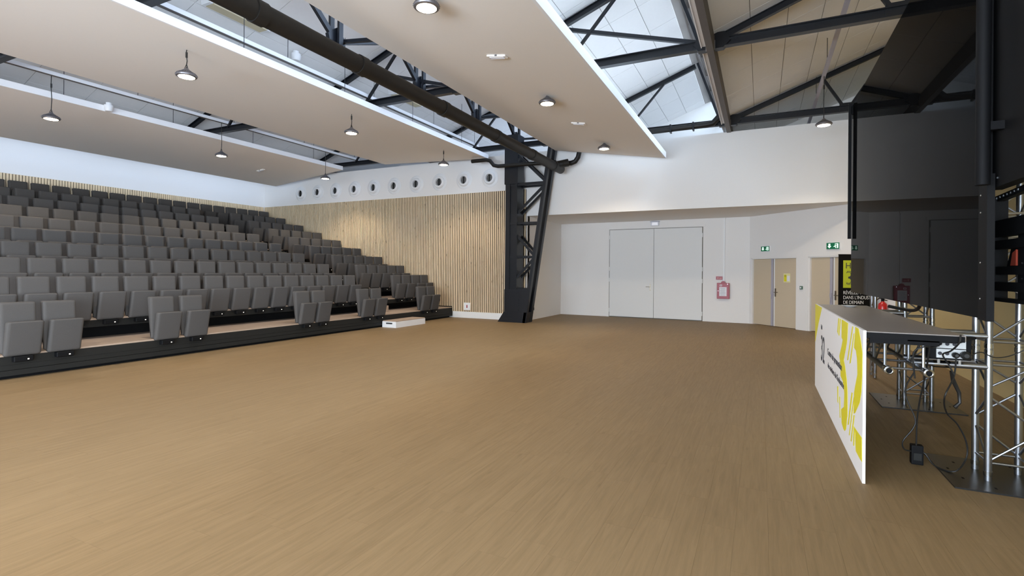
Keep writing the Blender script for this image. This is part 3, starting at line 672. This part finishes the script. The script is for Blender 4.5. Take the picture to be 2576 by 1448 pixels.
# ================================================================== WALL FITTINGS
VY = [17.3, 16.35, 15.37, 14.38, 13.41, 12.43, 11.41, 10.39, 9.36, 8.34]
v0 = None
for i, y in enumerate(VY):
    lab = 'round white nozzle vent above the slats, %s' % ['farthest, by the corner lamp', 'second from the far corner', 'third from the far corner', 'fourth from the far corner', 'fifth from the far corner', 'sixth from the far corner', 'fourth from the black column', 'third from the black column', 'second from the black column', 'nearest the black column'][i]
    if v0 is None:
        v0 = thing('nozzle_vent', lab, 'vent', (XW, y, 4.80), group='round nozzle vents')
        MB().lathe([(.31, 0), (.315, -.012), (.30, -.02), (.21, -.024), (.21, -.03)], 32, ax='x').build('flange', 'white', v0, local=True, smooth=True)
        MB().add(*(lambda n: ([(x, r*cos(2*pi*k/n), r*sin(2*pi*k/n)) for (r, x) in ((.225, -.02), (.205, -.085), (.18, -.10), (.135, -.095), (.125, -.03)) for k in range(n)], [(i_*n+k, i_*n+(k+1) % n, (i_+1)*n+(k+1) % n, (i_+1)*n+k) for i_ in range(4) for k in range(n)]))(32)).build('nozzle', 'white', v0, local=True, smooth=True)
        MB().lathe([(.132, -.026), (.132, -.030)], 28, ax='x').build('throat', 'black', v0, local=True)
        MB().box(-.075, -.03, -.012, .012, -.12, .12).build('blade', 'fascia', v0, local=True)
    else:
        c = copy_tree(v0); c.location = (XW, y, 4.80); c['label'] = lab
def socket(x, y, z, lab, w=.13, h=.13, nx=True):
    t = thing('socket_plate', lab, 'socket', (x, y, z))
    if nx:
        MB().box(-.012, 0, -w, w, -h, h).build('plate', 'white', t, local=True, bevel=.004); MB().box(-.016, -.012, -.02, .02, -.05, .05).build('socket', 'red', t, local=True)
    else:
        MB().box(-w, w, -.012, 0, -h, h).build('plate', 'white', t, local=True, bevel=.004); MB().box(-.02, .02, -.016, -.012, -.05, .05).build('socket', 'ink', t, local=True)
socket(XW-.046, 9.18, .40, 'white socket plate with a red outlet low on the slats')
socket(15.95, RY0, .36, 'small white socket plate on the recess side wall', .08, .10, False)
# exit signs
def exit_sign(fn, lab, dim=False):
    pass
def esign(t, w, h, put, arrow_first=True):
    """put(u,v,depth) -> point; a green sign with an arrow pane and a running figure pane"""
    def slab(u0, u1, v0, v1, d0, d1): return MB().hexa([put(u0, v0, d0), put(u1, v0, d0), put(u1, v1, d0), put(u0, v1, d0), put(u0, v0, d1), put(u1, v0, d1), put(u1, v1, d1), put(u0, v1, d1)])
    def poly(pts, name='pictogram', m='exitglow', d=.052): return MB().prism([put(u, v, d) for u, v in pts], put(0, 0, d+.003)-put(0, 0, d)).build(name, m, t)
    slab(-w/2-.012, w/2+.012, -h/2-.012, h/2+.012, 0, .03).build('sign_body', 'white', t)
    slab(-w/2, w/2, -h/2, h/2, .03, .05).build('sign_face', 'green', t)
    a = -w/4; s = h*.36
    poly([(a, -s), (a+s*.9, -s*.05), (a+s*.42, -s*.05), (a+s*.42, s), (a-s*.42, s), (a-s*.42, -s*.05), (a-s*.9, -s*.05)], 'arrow')
    b = w/4
    poly([(b+.1*w, -s), (b+.21*w, -s), (b+.21*w, s), (b-.0*w, s), (b-.0*w, s*.75), (b+.1*w, s*.75)], 'doorway')
    poly([(b-.06*w, s*.2), (b+.02*w, s*.35), (b+.05*w, 0), (b-.01*w, -.3*s), (b+.05*w, -s), (b-.0*w, -s), (b-.07*w, -.3*s), (b-.17*w, -.5*s), (b-.17*w, -.3*s), (b-.08*w, -.05*s)], 'running_figure')
    poly([(b-.03*w+.035*w*cos(2*pi*k/8), s*.72+s*.22*sin(2*pi*k/8)) for k in range(8)], 'head')
t = thing('exit_sign', 'green exit sign above the first beige double door', 'exit sign', dpt(.66, 0, 2.39), group='green exit signs'); esign(t, .30, .15, lambda u, v, d: dpt(.66+u, d, 2.39+v))
t = thing('exit_sign', 'green exit sign beside the screen above the second beige door', 'exit sign', dpt(2.93, 0, 2.38), group='green exit signs'); esign(t, .36, .17, lambda u, v, d: dpt(2.93+u, d, 2.38+v))
t = thing('emergency_sign', 'pale unlit emergency light above the large white door', 'emergency light', apt(3.37, 0, 3.34))
aslab(MB(), 3.23, 3.51, 3.27, 3.41, .02, .07).build('body', 'paper', t, bevel=.006); aslab(MB(), 3.27, 3.46, 3.29, 3.38, .07, .075).build('diffuser', mat('dim_diffuser', (.9, .9, .95), .4, emit=.25), t)  # faint emission brightens the diffuser of the unlit unit
aslab(MB(), 3.21, 3.53, 3.41, 3.425, .0, .08).build('bracket', 'lampgrey', t)
# fire hose cabinet, sign, conduit, call point
t = thing('fire_cabinet', 'red fire cabinet with a white instruction sheet', 'fire cabinet', apt(1.13, 0, 1.04))
aslab(MB(), .93, 1.31, .78, 1.30, .045, .12).build('box', 'red', t, bevel=.008); aslab(MB(), .955, 1.285, .80, 1.28, .12, .128).build('door_leaf', 'red', t)
aslab(MB(), 1.01, 1.235, .87, 1.165, .128, .131).build('instruction_sheet', 'paper', t)
for i in range(7): aslab(MB(), 1.03+random.random()*.04, 1.21-random.random()*.03, .90+i*.036, .905+i*.036, .131, .1315).build('print_line', 'ink', t)
aslab(MB(), 1.15, 1.22, 1.19, 1.25, .128, .131).build('pictogram_plate', 'paper', t); aslab(MB(), 1.165, 1.205, 1.205, 1.235, .131, .133).build('pictogram', 'red', t)
mb = MB(); mb.prism([apt(1.12+.065*cos(a), .05, 1.30+.065*sin(a)) for a in [pi*k/8 for k in range(9)]], apt(1.12, .12, 1.3)-apt(1.12, .05, 1.3)); mb.build('bell', 'red', t)
aslab(MB(), 1.262, 1.275, 1.03, 1.045, .128, .14).build('lock', 'chrome', t); aslab(MB(), .975, .99, 1.255, 1.27, .128, .14).build('lock', 'chrome', t)
t = thing('fire_sign', 'small red sign with white marks above the fire cabinet', 'sign', apt(1.25, 0, 1.46))
aslab(MB(), 1.15, 1.35, 1.405, 1.515, .03, .036).build('plate', 'red', t)
for (a, b, c, d) in ((1.27, 1.31, 1.43, 1.49), (1.17, 1.25, 1.455, 1.47), (1.17, 1.25, 1.43, 1.442)): aslab(MB(), a, b, c, d, .036, .038).build('print_mark', mat('pink_print', (.65, .32, .30), .7, noise=.02), t)
t = thing('conduit', 'thin white conduit rising from the fire cabinet to the soffit', 'conduit', apt(1.10, 0, 1.4))
aslab(MB(), 1.085, 1.115, 1.35, 3.45, .03, .055).build('tube', 'white', t); aslab(MB(), 1.07, 1.13, 3.40, 3.45, .025, .06).build('cap', 'wall', t)
t = thing('call_point', 'small green break-glass box between the two beige doors', 'switch', dpt(1.95, 0, 1.22))
dslab(MB(), 1.90, 1.985, 1.175, 1.27, .0, .04).build('box', mat('callpoint_green', (.06, .14, .09), .5, noise=.05), t, bevel=.006); dslab(MB(), 1.92, 1.965, 1.20, 1.245, .04, .043).build('window_plate', 'paper', t)
t = thing('fire_extinguisher', 'red fire extinguisher with a black hose on the wall below the screen', 'extinguisher', dpt(4.32, .13, .38))
MB().lathe([(.085, 0), (.098, .02), (.098, .46), (.085, .53), (.04, .57), (.03, .60), (.001, .60)], 20).build('cylinder', 'redgloss', t, local=True, smooth=True)
MB().lathe([(.035, .58), (.035, .66), (.02, .68), (.001, .68)], 12).build('valve', 'black', t, local=True)
mb = MB(); mb.beam((0, 0, .66), (-.08, -.08, .665), .03, .016); mb.beam((0, 0, .63), (-.075, -.075, .61), .03, .014); mb.build('lever', 'black', t, local=True)
MB().tube([(0, 0, .65), (.05, .06, .66), (.09, .10, .62), (.11, .12, .50), (.10, .11, .20)], .014, 8).build('hose', 'cord', t, local=True, smooth=True)
MB().lathe([(.101, .20), (.101, .36)], 20).build('label', 'paper', t, local=True)
# ================================================================== BANNER
bl = Vector((14.61, -1.68, 0)); br = Vector((14.965, -2.40, 0)); bu = (br-bl).normalized(); bn = Vector((bu.y, -bu.x, 0)); bn = bn if bn.x < 0 else -bn
bw = (br-bl).length
t = thing('roll_up_banner', 'black roll-up banner with a lime panel and white lettering behind the counter', 'banner', (bl+br)/2)
def bslab(u0, u1, z0, z1, d0, d1):
    q = [bl+bu*u0+bn*d0, bl+bu*u1+bn*d0, bl+bu*u1+bn*d1, bl+bu*u0+bn*d1]; return MB().hexa([p+Vector((0, 0, z0)) for p in q]+[p+Vector((0, 0, z1)) for p in q])
bslab(0, bw, .06, 2.09, 0, .004).build('sheet', 'black', t); bslab(-.01, bw+.01, 0, .07, -.06, .06).build('base_case', 'alu', t); bslab(0, bw, 2.09, 2.105, -.008, .012).build('top_rail', 'black', t)
bslab(.115, .70, 1.29, 1.955, .004, .006).build('lime_panel', 'lime', t)
def bmat(u, d, z): p = bl+bu*u+bn*d; return Matrix(((bu.x, 0, bn.x, p.x-t.location.x), (bu.y, 0, bn.y, p.y-t.location.y), (0, 1, 0, p.z+z-t.location.z), (0, 0, 0, 1)))
text('heading_print', 'Hall', .20, 'ink', t, bmat(.165, .007, 1.76), sp=1.08)
text('number_print', '32', .48, 'ink', t, bmat(.16, .007, 1.37), sx=.9)
for i in range(5):
    for zz in (1.66, 1.40):
        u = .17+i*.035; MB().prism([bl+bu*(u+a)+bn*.009+Vector((0, 0, zz+b)) for a, b in ((-.01, -.03), (.004, -.03), (.05, .04), (.036, .04))], bn*.001).build('stripe_print', 'lime', t)
for i, s in enumerate(('RÉVÉLEZ-VOUS', "DANS L'INDUSTRIE", 'DE DEMAIN')): text('slogan_print', s, 0.115, 'white', t, bmat(.115, .006, 1.135-i*.117), sx=.85, sp=.97)

# ================================================================== SCREEN AND SCAFFOLD
SY = -1.26; SXa, SXb, SZa, SZb = 4.15, 9.50, 1.345, 4.24
t = thing('video_screen', 'huge glossy black video screen mirroring the hall', 'screen', (SXa, SY-.05, SZa))
bx('panel', 'screen', (SXa+.14, SXb, SY-.028, SY, SZa, SZb), t)
bx('side_bezel', 'black', (SXa+.02, SXa+.138, SY-.03, SY+.001, SZa-.01, SZb), t)
bx('side_frame', 'black', (SXa-.01, SXa+.018, SY-.034, SY+.004, SZa-.012, 2.25), t)
bx('backing', 'black', (SXa+.55, SXb-.01, SY-.10, SY-.030, SZa, SZb), t)
for z in (1.47, 1.70, 2.02, 2.13): MB().lathe([(.006, 0), (.005, .003)], 10, (SXa+.10, SY+.001, z), 'y').build('screw', 'chrome', t)
bx('edge_rail', 'black', (9.42, 9.46, SY+.012, SY+.055, 2.17, 4.27), t)
bx('rail_bracket', 'black', (9.42, 9.47, SY, SY+.02, 4.10, 4.22), t)
MB().tube([(4.06, SY+.05, 2.17), (4.06, SY+.05, 4.24)], .036, 14).build('edge_tube', 'black', t, smooth=True)
for z in (2.5, 3.4): bx('tube_clip', 'black', (4.04, 4.08, SY-.06, SY+.02, z, z+.05), t)
t = thing('black_panel', 'matte black panel hung above the scaffold right of the screen', 'panel', (3.6, SY-.06, 2.18))
bx('board', 'black', (2.6, 4.29, SY-.11, SY-.045, 2.19, 4.3), t); bx('bottom_rail', 'black', (2.6, 4.29, SY-.115, SY-.04, 2.165, 2.19), t)
MB().tube([(4.21, SY-.042, 2.215), (4.13, SY-.042, 2.22)], .006, 8).build('pull_handle', 'chrome', t)
# mount frame on the back of the screen
t = thing('screen_mount', 'black bracket frame behind the near edge of the screen', 'bracket', (4.5, -1.5, 1.4))
MB().beam((4.85, -1.5, 2.15), (4.0, -1.5, 2.185), .04, .04).build('slotted_rail', 'black', t)
for i in range(8): MB().box(4.36+i*.055, 4.38+i*.055, -1.478, -1.472, 2.148+.018-(i*.0023), 2.160+.018-(i*.0023)).build('slot', 'alu', t)
for (x0, x1, z0, z1) in ((4.0, 4.72, 1.885, 2.0), (4.0, 4.80, 1.80, 1.86), (4.0, 4.68, 1.625, 1.68), (4.0, 4.72, 1.515, 1.575), (4.0, 4.79, 1.44, 1.465)): bx('cross_bar', 'black', (x0, x1, -1.53, -1.47, z0, z1), t)
bx('upright', 'black', (4.27, 4.43, -1.56, -1.50, 1.44, 2.0), t); bx('upright', 'black', (4.70, 4.78, -1.54, -1.46, 1.44, 2.15), t)
for z in (1.83, 1.70, 1.60, 1.52): MB().lathe([(.006, 0), (.005, .004)], 8, (4.37, -1.50, z), 'y').build('bolt', 'chrome', t)
MB().prism([(4.59, -1.52, 1.81), (4.445, -1.52, 1.81), (4.445, -1.52, 1.68), (4.66, -1.52, 1.68)], (0, -.03, 0)).build('side_plate', 'black', t)
MB().prism([(4.50, -1.515, 1.77), (4.445, -1.515, 1.79), (4.445, -1.515, 1.685), (4.53, -1.515, 1.685)], (0, .02, 0)).build('orange_flap', 'amber', t)
for z in (2.06, 1.41): MB().tube([(4.79, -1.42, z), (4.71, -1.42, z)], .022, 10).build('rubber_foot', 'black', t)
# scaffold towers
def tower(cx, cyy, top, lab, legs=((-1, -1), (1, -1), (1, 1), (-1, 1)), s=.135, plate=True, segs=(0.05, 1.0, 2.0, 3.0, 4.0)):
    t = thing('truss_tower', lab, 'truss tower', (cx, cyy, 0), group='aluminium truss towers')
    if plate:
        MB().box(cx-.41, cx+.41, cyy-.41, cyy+.41, 0, .012).build('base_plate', 'plateblk', t)
        mb = MB()
        for k in range(10): a = 2*pi*k/10+.2; MB; mb.box(cx+.34*cos(a)-.018, cx+.34*cos(a)+.018, cyy+.34*sin(a)-.008, cyy+.34*sin(a)+.008, .012, .0125)
        o = mb.build('plate_slots', 'black', t); o['kind'] = 'stuff'
    for (ax, ay) in legs:
        x, y = cx+ax*s, cyy+ay*s
        l = MB().tube([(x, y, .012), (x, y, top)], .025, 14).build('leg', 'alu', t, smooth=True)
        for z in [q for q in segs if q < top]:
            MB().tube([(x, y, z-.0), (x, y, z+.035)], .029, 14).build('coupler', 'chrome', l, smooth=True)
            if z > .1: MB().tube([(x, y, z+.05), (x, y, z+.085)], .029, 14).build('coupler', 'chrome', l, smooth=True)
    L = list(legs); pairs = [(L[i], L[(i+1) % len(L)]) for i in range(len(L))] if len(L) > 2 else [(L[0], L[1])]
    for pi_, (a, b) in enumerate(pairs):
        pa = (cx+a[0]*s, cyy+a[1]*s); pb = (cx+b[0]*s, cyy+b[1]*s)
        for q0, q1 in zip(segs, segs[1:]):
            if q0 > top: break
            zs = [q0+.06, q0+.36, q0+.64, min(q1-.06, top)]
            MB().tube([(*pa, q0+.10), (*pb, q0+.10)], .009, 8).build('rung', 'alu', t)
            if q1 < top: MB().tube([(*pa, q1-.08), (*pb, q1-.08)], .009, 8).build('rung', 'alu', t)
            for j in range(3):
                if zs[j+1] > top: break
                f, e = (pa, pb) if (j+pi_) % 2 else (pb, pa)
                MB().tube([(*f, zs[j]+.05), (*e, zs[j+1]-.02)], .009, 8).build('brace', 'alu', t)
    return t
TW = [5.385, 8.0, 9.77]; TY = -1.745
tower(TW[0], TY, 4.1, 'aluminium truss tower on a black plate at the near end')
tower(TW[1], TY, 4.1, 'aluminium truss tower on a black plate behind the counter')
tower(TW[2], -1.735, 4.1, 'two-legged aluminium truss upright beside the banner', legs=((-1, 1), (1, 1)), plate=False)
# horizontal box truss under the counter, with stubs back to the towers
t = thing('counter_truss', 'horizontal aluminium box truss under the counter', 'truss', (5.0, -1.03, .87))
ty, tz = (-.905, -1.155), (1.112, .868)
for y in ty:
    for z in tz:
        c = MB().tube([(4.93, y, z), (9.6, y, z)], .024, 14).build('main_tube', 'alu', t, smooth=True)
        mb = MB(); n = 16; mb.add([(x, y+r*cos(2*pi*k/n), z+r*sin(2*pi*k/n)) for (r, x) in ((.030, 4.99), (.033, 4.98), (.033, 4.895), (.024, 4.89), (.020, 4.892), (.020, 4.94)) for k in range(n)], [(i*n+k, i*n+(k+1) % n, (i+1)*n+(k+1) % n, (i+1)*n+k) for i in range(5) for k in range(n)])
        mb.build('socket_end', 'chrome', c, smooth=True)
        MB().lathe([(.0195, 4.922), (.0195, 4.928)], 16, (0, y, z), 'x').build('bore', 'black', c)  # black disc stands for the shade inside the open tube end
x = 5.05
while x < 9.6:
    for y in ty: MB().tube([(x, y, tz[0]), (x, y, tz[1])], .012, 8).build('strut', 'alu', t)
    if x < 9.3:
        for y in ty: MB().tube([(x+.03, y, tz[0]), (x+.40, y, tz[1])], .009, 8).build('brace', 'alu', t)
    for z in tz: MB().tube([(x, ty[0], z), (x, ty[1], z)], .010, 8).build('strut', 'alu', t)
    x += .45
for tx in TW[:2]:
    for dx in (-.135, .135):
        for z in (1.14, .90):
            q = MB().tube([(tx+dx, -1.12, z), (tx+dx, TY+.135, z)], .024, 14).build('stub_tube', 'alu', t, smooth=True)
            if dx < 0 and z < 1: MB().tube([(tx+dx, -1.26, z), (tx+dx, -1.37, z)], .030, 14).build('coupler', 'chrome', q, smooth=True)
# counter
t = thing('counter', 'standing counter with a white and yellow printed front', 'counter', (6.7, -.9, 0))
fp = bx('front_panel', mat('white_print_panel', (.88, .88, .89), .55, noise=.005), (4.76, 8.65, -.735, -.715, .0, 1.185), t)
bx('worktop', 'top', (4.775, 8.65, -1.34, -.735, 1.135, 1.18), t, bevel=.003)
bx('worktop_edge', 'black', (4.765, 4.775, -1.33, -.735, 1.13, 1.172), t)
bx('underboard', 'black', (4.79, 5.9, -1.19, -.76, 1.137-.0, 1.139), t); MB().prism([(4.79, -1.0, 1.118), (4.79, -1.30, 1.118), (5.2, -1.52, 1.118), (5.9, -1.30, 1.118), (5.9, -1.0, 1.118)], (0, 0, .016)).build('underboard', 'black', t)
bx('edge_apron', 'black', (4.79, 4.82, -1.19, -.76, 1.09, 1.135), t)
bx('underboard', 'black', (5.9, 8.6, -1.30, -.76, 1.115, 1.134), t)
PR = {'P1': [(8.65, 1.185), (7.76, 1.18), (8.19, .939), (8.61, .651), (8.65, .63)],
 'P2': [(5.94, 1.177), (5.53, 1.174), (5.57, 1.018), (5.63, .946), (5.78, .8), (5.7, .758), (5.59, .654), (5.53, .537), (5.52, .334), (5.56, .284), (5.6, .191), (5.68, .15), (5.77, .146), (5.89, .173), (5.91, .239), (5.93, .295), (5.75, .361), (5.72, .497), (5.82, .587), (5.99, .612), (6.0, .725), (6.09, .794), (5.94, .906), (5.86, .984), (5.94, .998)],
 'P3': [(5.13, 1.179), (4.97, 1.178), (4.89, 1.116), (4.83, 1.058), (4.79, 1.001), (4.79, .839), (4.82, .697), (4.89, .597), (5.1, .463), (5.18, .436), (5.17, .614), (5.1, .7), (5.01, .798), (5.02, .882), (5.04, .93), (5.09, .984), (5.19, .996), (5.17, 1.05), (5.14, 1.123)],
 'P4': [(5.17, .332), (4.79, .344), (4.77, .161), (4.85, .156), (5.06, .156), (5.1, .307)],
 'S1': [(6.18, 1.17), (6.11, 1.171), (6.19, 1.004), (6.26, 1.022)], 'S2': [(6.07, 1.171), (6.0, 1.174), (6.1, .997), (6.16, .999)],
 'S3': [(5.29, 1.168), (5.24, 1.168), (5.51, .841), (5.57, .831)], 'S4': [(5.21, 1.115), (5.17, 1.12), (5.36, .839), (5.43, .821)],
 'S5': [(5.3, .593), (5.24, .598), (5.44, .274), (5.51, .254)], 'S6': [(5.19, .574), (5.16, .563), (5.39, .19), (5.43, .186)],
 'S7': [(5.18, .425), (5.13, .434), (5.28, .169), (5.33, .161)], 'S8': [(5.17, .328), (5.11, .303), (5.14, .175), (5.19, .163)],
 'S9': [(6.23, .463), (6.15, .474), (6.14, .304), (6.2, .311)], 'S10': [(6.07, .391), (6.01, .395), (5.97, .2), (6.02, .191)]}
for k, p in PR.items(): MB().prism([(x, -.715, z) for x, z in p], (0, .0015, 0)).build('yellow_print' if k[0] == 'P' else 'stripe_print', 'yellow', fp)
def cmat(x, z): return Matrix(((-1, 0, 0, x-t.location.x), (0, 0, 1, -.712-t.location.y), (0, 1, 0, z), (0, 0, 0, 1)))
text('hall_print', 'Hall', .085, 'ink', fp, cmat(7.84, .90), sx=1.1)
text('number_print', '32', .47, 'ink', fp, cmat(7.83, .50), sx=.92)
text('caption_print', 'Centre de promotion', .105, 'ink', fp, cmat(7.09, .675), sx=1.3)
text('caption_print', "des métiers de l'industrie", .09, 'ink', fp, cmat(7.05, .525), sx=1.42)
t = thing('white_dish', 'small flat white dish on the far end of the counter', 'dish', (8.15, -1.07, 1.18))
MB().lathe([(.045, 0), (.05, .004), (.085, .018), (.09, .022), (.08, .021), (.045, .009), (.001, .008)], 24).build('dish', 'white', t, local=True, smooth=True)
# power distribution box on the truss
t = thing('power_box', 'black power box with two white socket panels under the counter end', 'power box', (5.12, -1.33, .95))
bx('case', 'black', (5.12, 5.28, -1.47, -1.205, .955, 1.118), t, bevel=.006)
for (z0, z1) in ((1.045, 1.112), (.968, 1.038)):
    p = bx('socket_panel', 'socketface', (5.108, 5.12, -1.432, -1.25, z0, z1), t)
    for j in range(4 if z0 < 1 else 3):
        yy = -1.272-j*.045; zc_ = (z0+z1)/2
        MB().lathe([(.014, 5.108), (.012, 5.104)], 12, (0, yy, zc_), 'x').build('socket', 'ink', p)
for yy in (-1.27, -1.40): bx('clamp_leg', 'chrome', (5.13, 5.15, yy-.008, yy+.008, .92, .957), t)
for yy, zz, r in ((-1.36, .998, .022), (-1.42, 1.0, .032)): MB().lathe([(r*.5, 5.108), (r, 5.09), (r, 5.06), (r*.5, 5.045)], 12, (0, yy, zz), 'x').build('plug', 'cord', t, smooth=True)
# cables
def cable(name, lab, pts, r=.006):
    P = [Vector(p) for p in pts]; Q = []
    for i in range(len(P)-1):
        p0, p1, p2, p3 = P[max(i-1, 0)], P[i], P[i+1], P[min(i+2, len(P)-1)]
        for j in range(6):
            s = j/6; Q.append(.5*((2*p1)+(p2-p0)*s+(2*p0-5*p1+4*p2-p3)*s*s+(3*p1-p0-3*p2+p3)*s**3))
    Q.append(P[-1]); Q = [Vector((q.x, q.y, max(q.z, r))) for q in Q]
    return tag(MB().tube(Q, r, 8).build(name, 'cord', smooth=True), lab, 'cable')
cable('power_cable', 'black cable dropping from the counter to the small power supply', [(5.0, -1.17, 1.06), (5.0, -1.18, 1.05), (5.15, -1.19, .81), (5.3, -1.19, .58), (5.38, -1.19, .38), (5.42, -1.195, .172)])
cable('power_cable', 'long black cable looping from the socket panel across the floor', [(5.06, -1.36, .99), (5.0, -1.33, .84), (4.9, -1.25, .70), (5.2, -1.34, .52), (5.35, -1.45, .40), (5.4, -1.52, .25), (5.4, -1.52, .12), (5.30, -1.42, .03), (5.42, -1.32, .02), (5.48, -1.26, .10), (5.44, -1.16, .11), (5.42, -1.11, .13), (5.40, -1.10, .20), (5.4, -1.17, .32), (5.4, -1.18, .41), (5.4, -1.11, .62), (5.36, -1.165, .80)], .006)
cable('power_cable', 'black cable arching over the truss to the socket panel', [(5.04, -1.10, .80), (5.0, -1.08, 1.0), (4.98, -1.14, 1.06), (5.02, -1.21, 1.055), (5.09, -1.275, 1.08)], .006)
cable('power_cable', 'black cable hung over the counter edge to the upper sockets', [(4.75, -1.30, 1.186), (4.74, -1.29, 1.13), (4.9, -1.285, 1.05), (5.05, -1.275, 1.0), (5.0, -1.30, .93), (5.0, -1.33, .86)], .006)
cable('power_cable', 'thin black cable slung from the plugs across the near tower', [(5.05, -1.45, 1.01), (5.1, -1.52, 1.03), (5.15, -1.62, .99), (5.2, -1.75, 1.02), (5.2, -1.9, 1.14), (5.2, -2.05, 1.3)], .004)
cable('power_cable', 'black cable bundle bulging below the screen at the second tower', [(7.9, -1.45, 1.22), (7.8, -1.55, 1.20), (7.5, -1.62, 1.20), (7.25, -1.62, 1.27), (7.2, -1.60, 1.40)], .02)
t = thing('cable_strap', 'black strap hanging below the socket panels', 'strap', (5.2, -1.38, .7))
MB().tube([(5.15, -1.35, .86), (5.2, -1.38, .78), (5.25, -1.43, .68), (5.25, -1.435, .60), (5.24, -1.40, .56)], [.008, .016, .014, .012, .016], 8).build('strap', 'cord', t, smooth=True)
t = thing('power_supply', 'small black power supply standing on the floor under the counter', 'adapter', (5.47, -1.21, 0))
MB().box(5.43, 5.50, -1.25, -1.165, .001, .165).build('case', 'black', t, bevel=.01, seg=2); MB().box(5.427, 5.431, -1.235, -1.18, .04, .10).build('rating_plate', 'fascia', t)
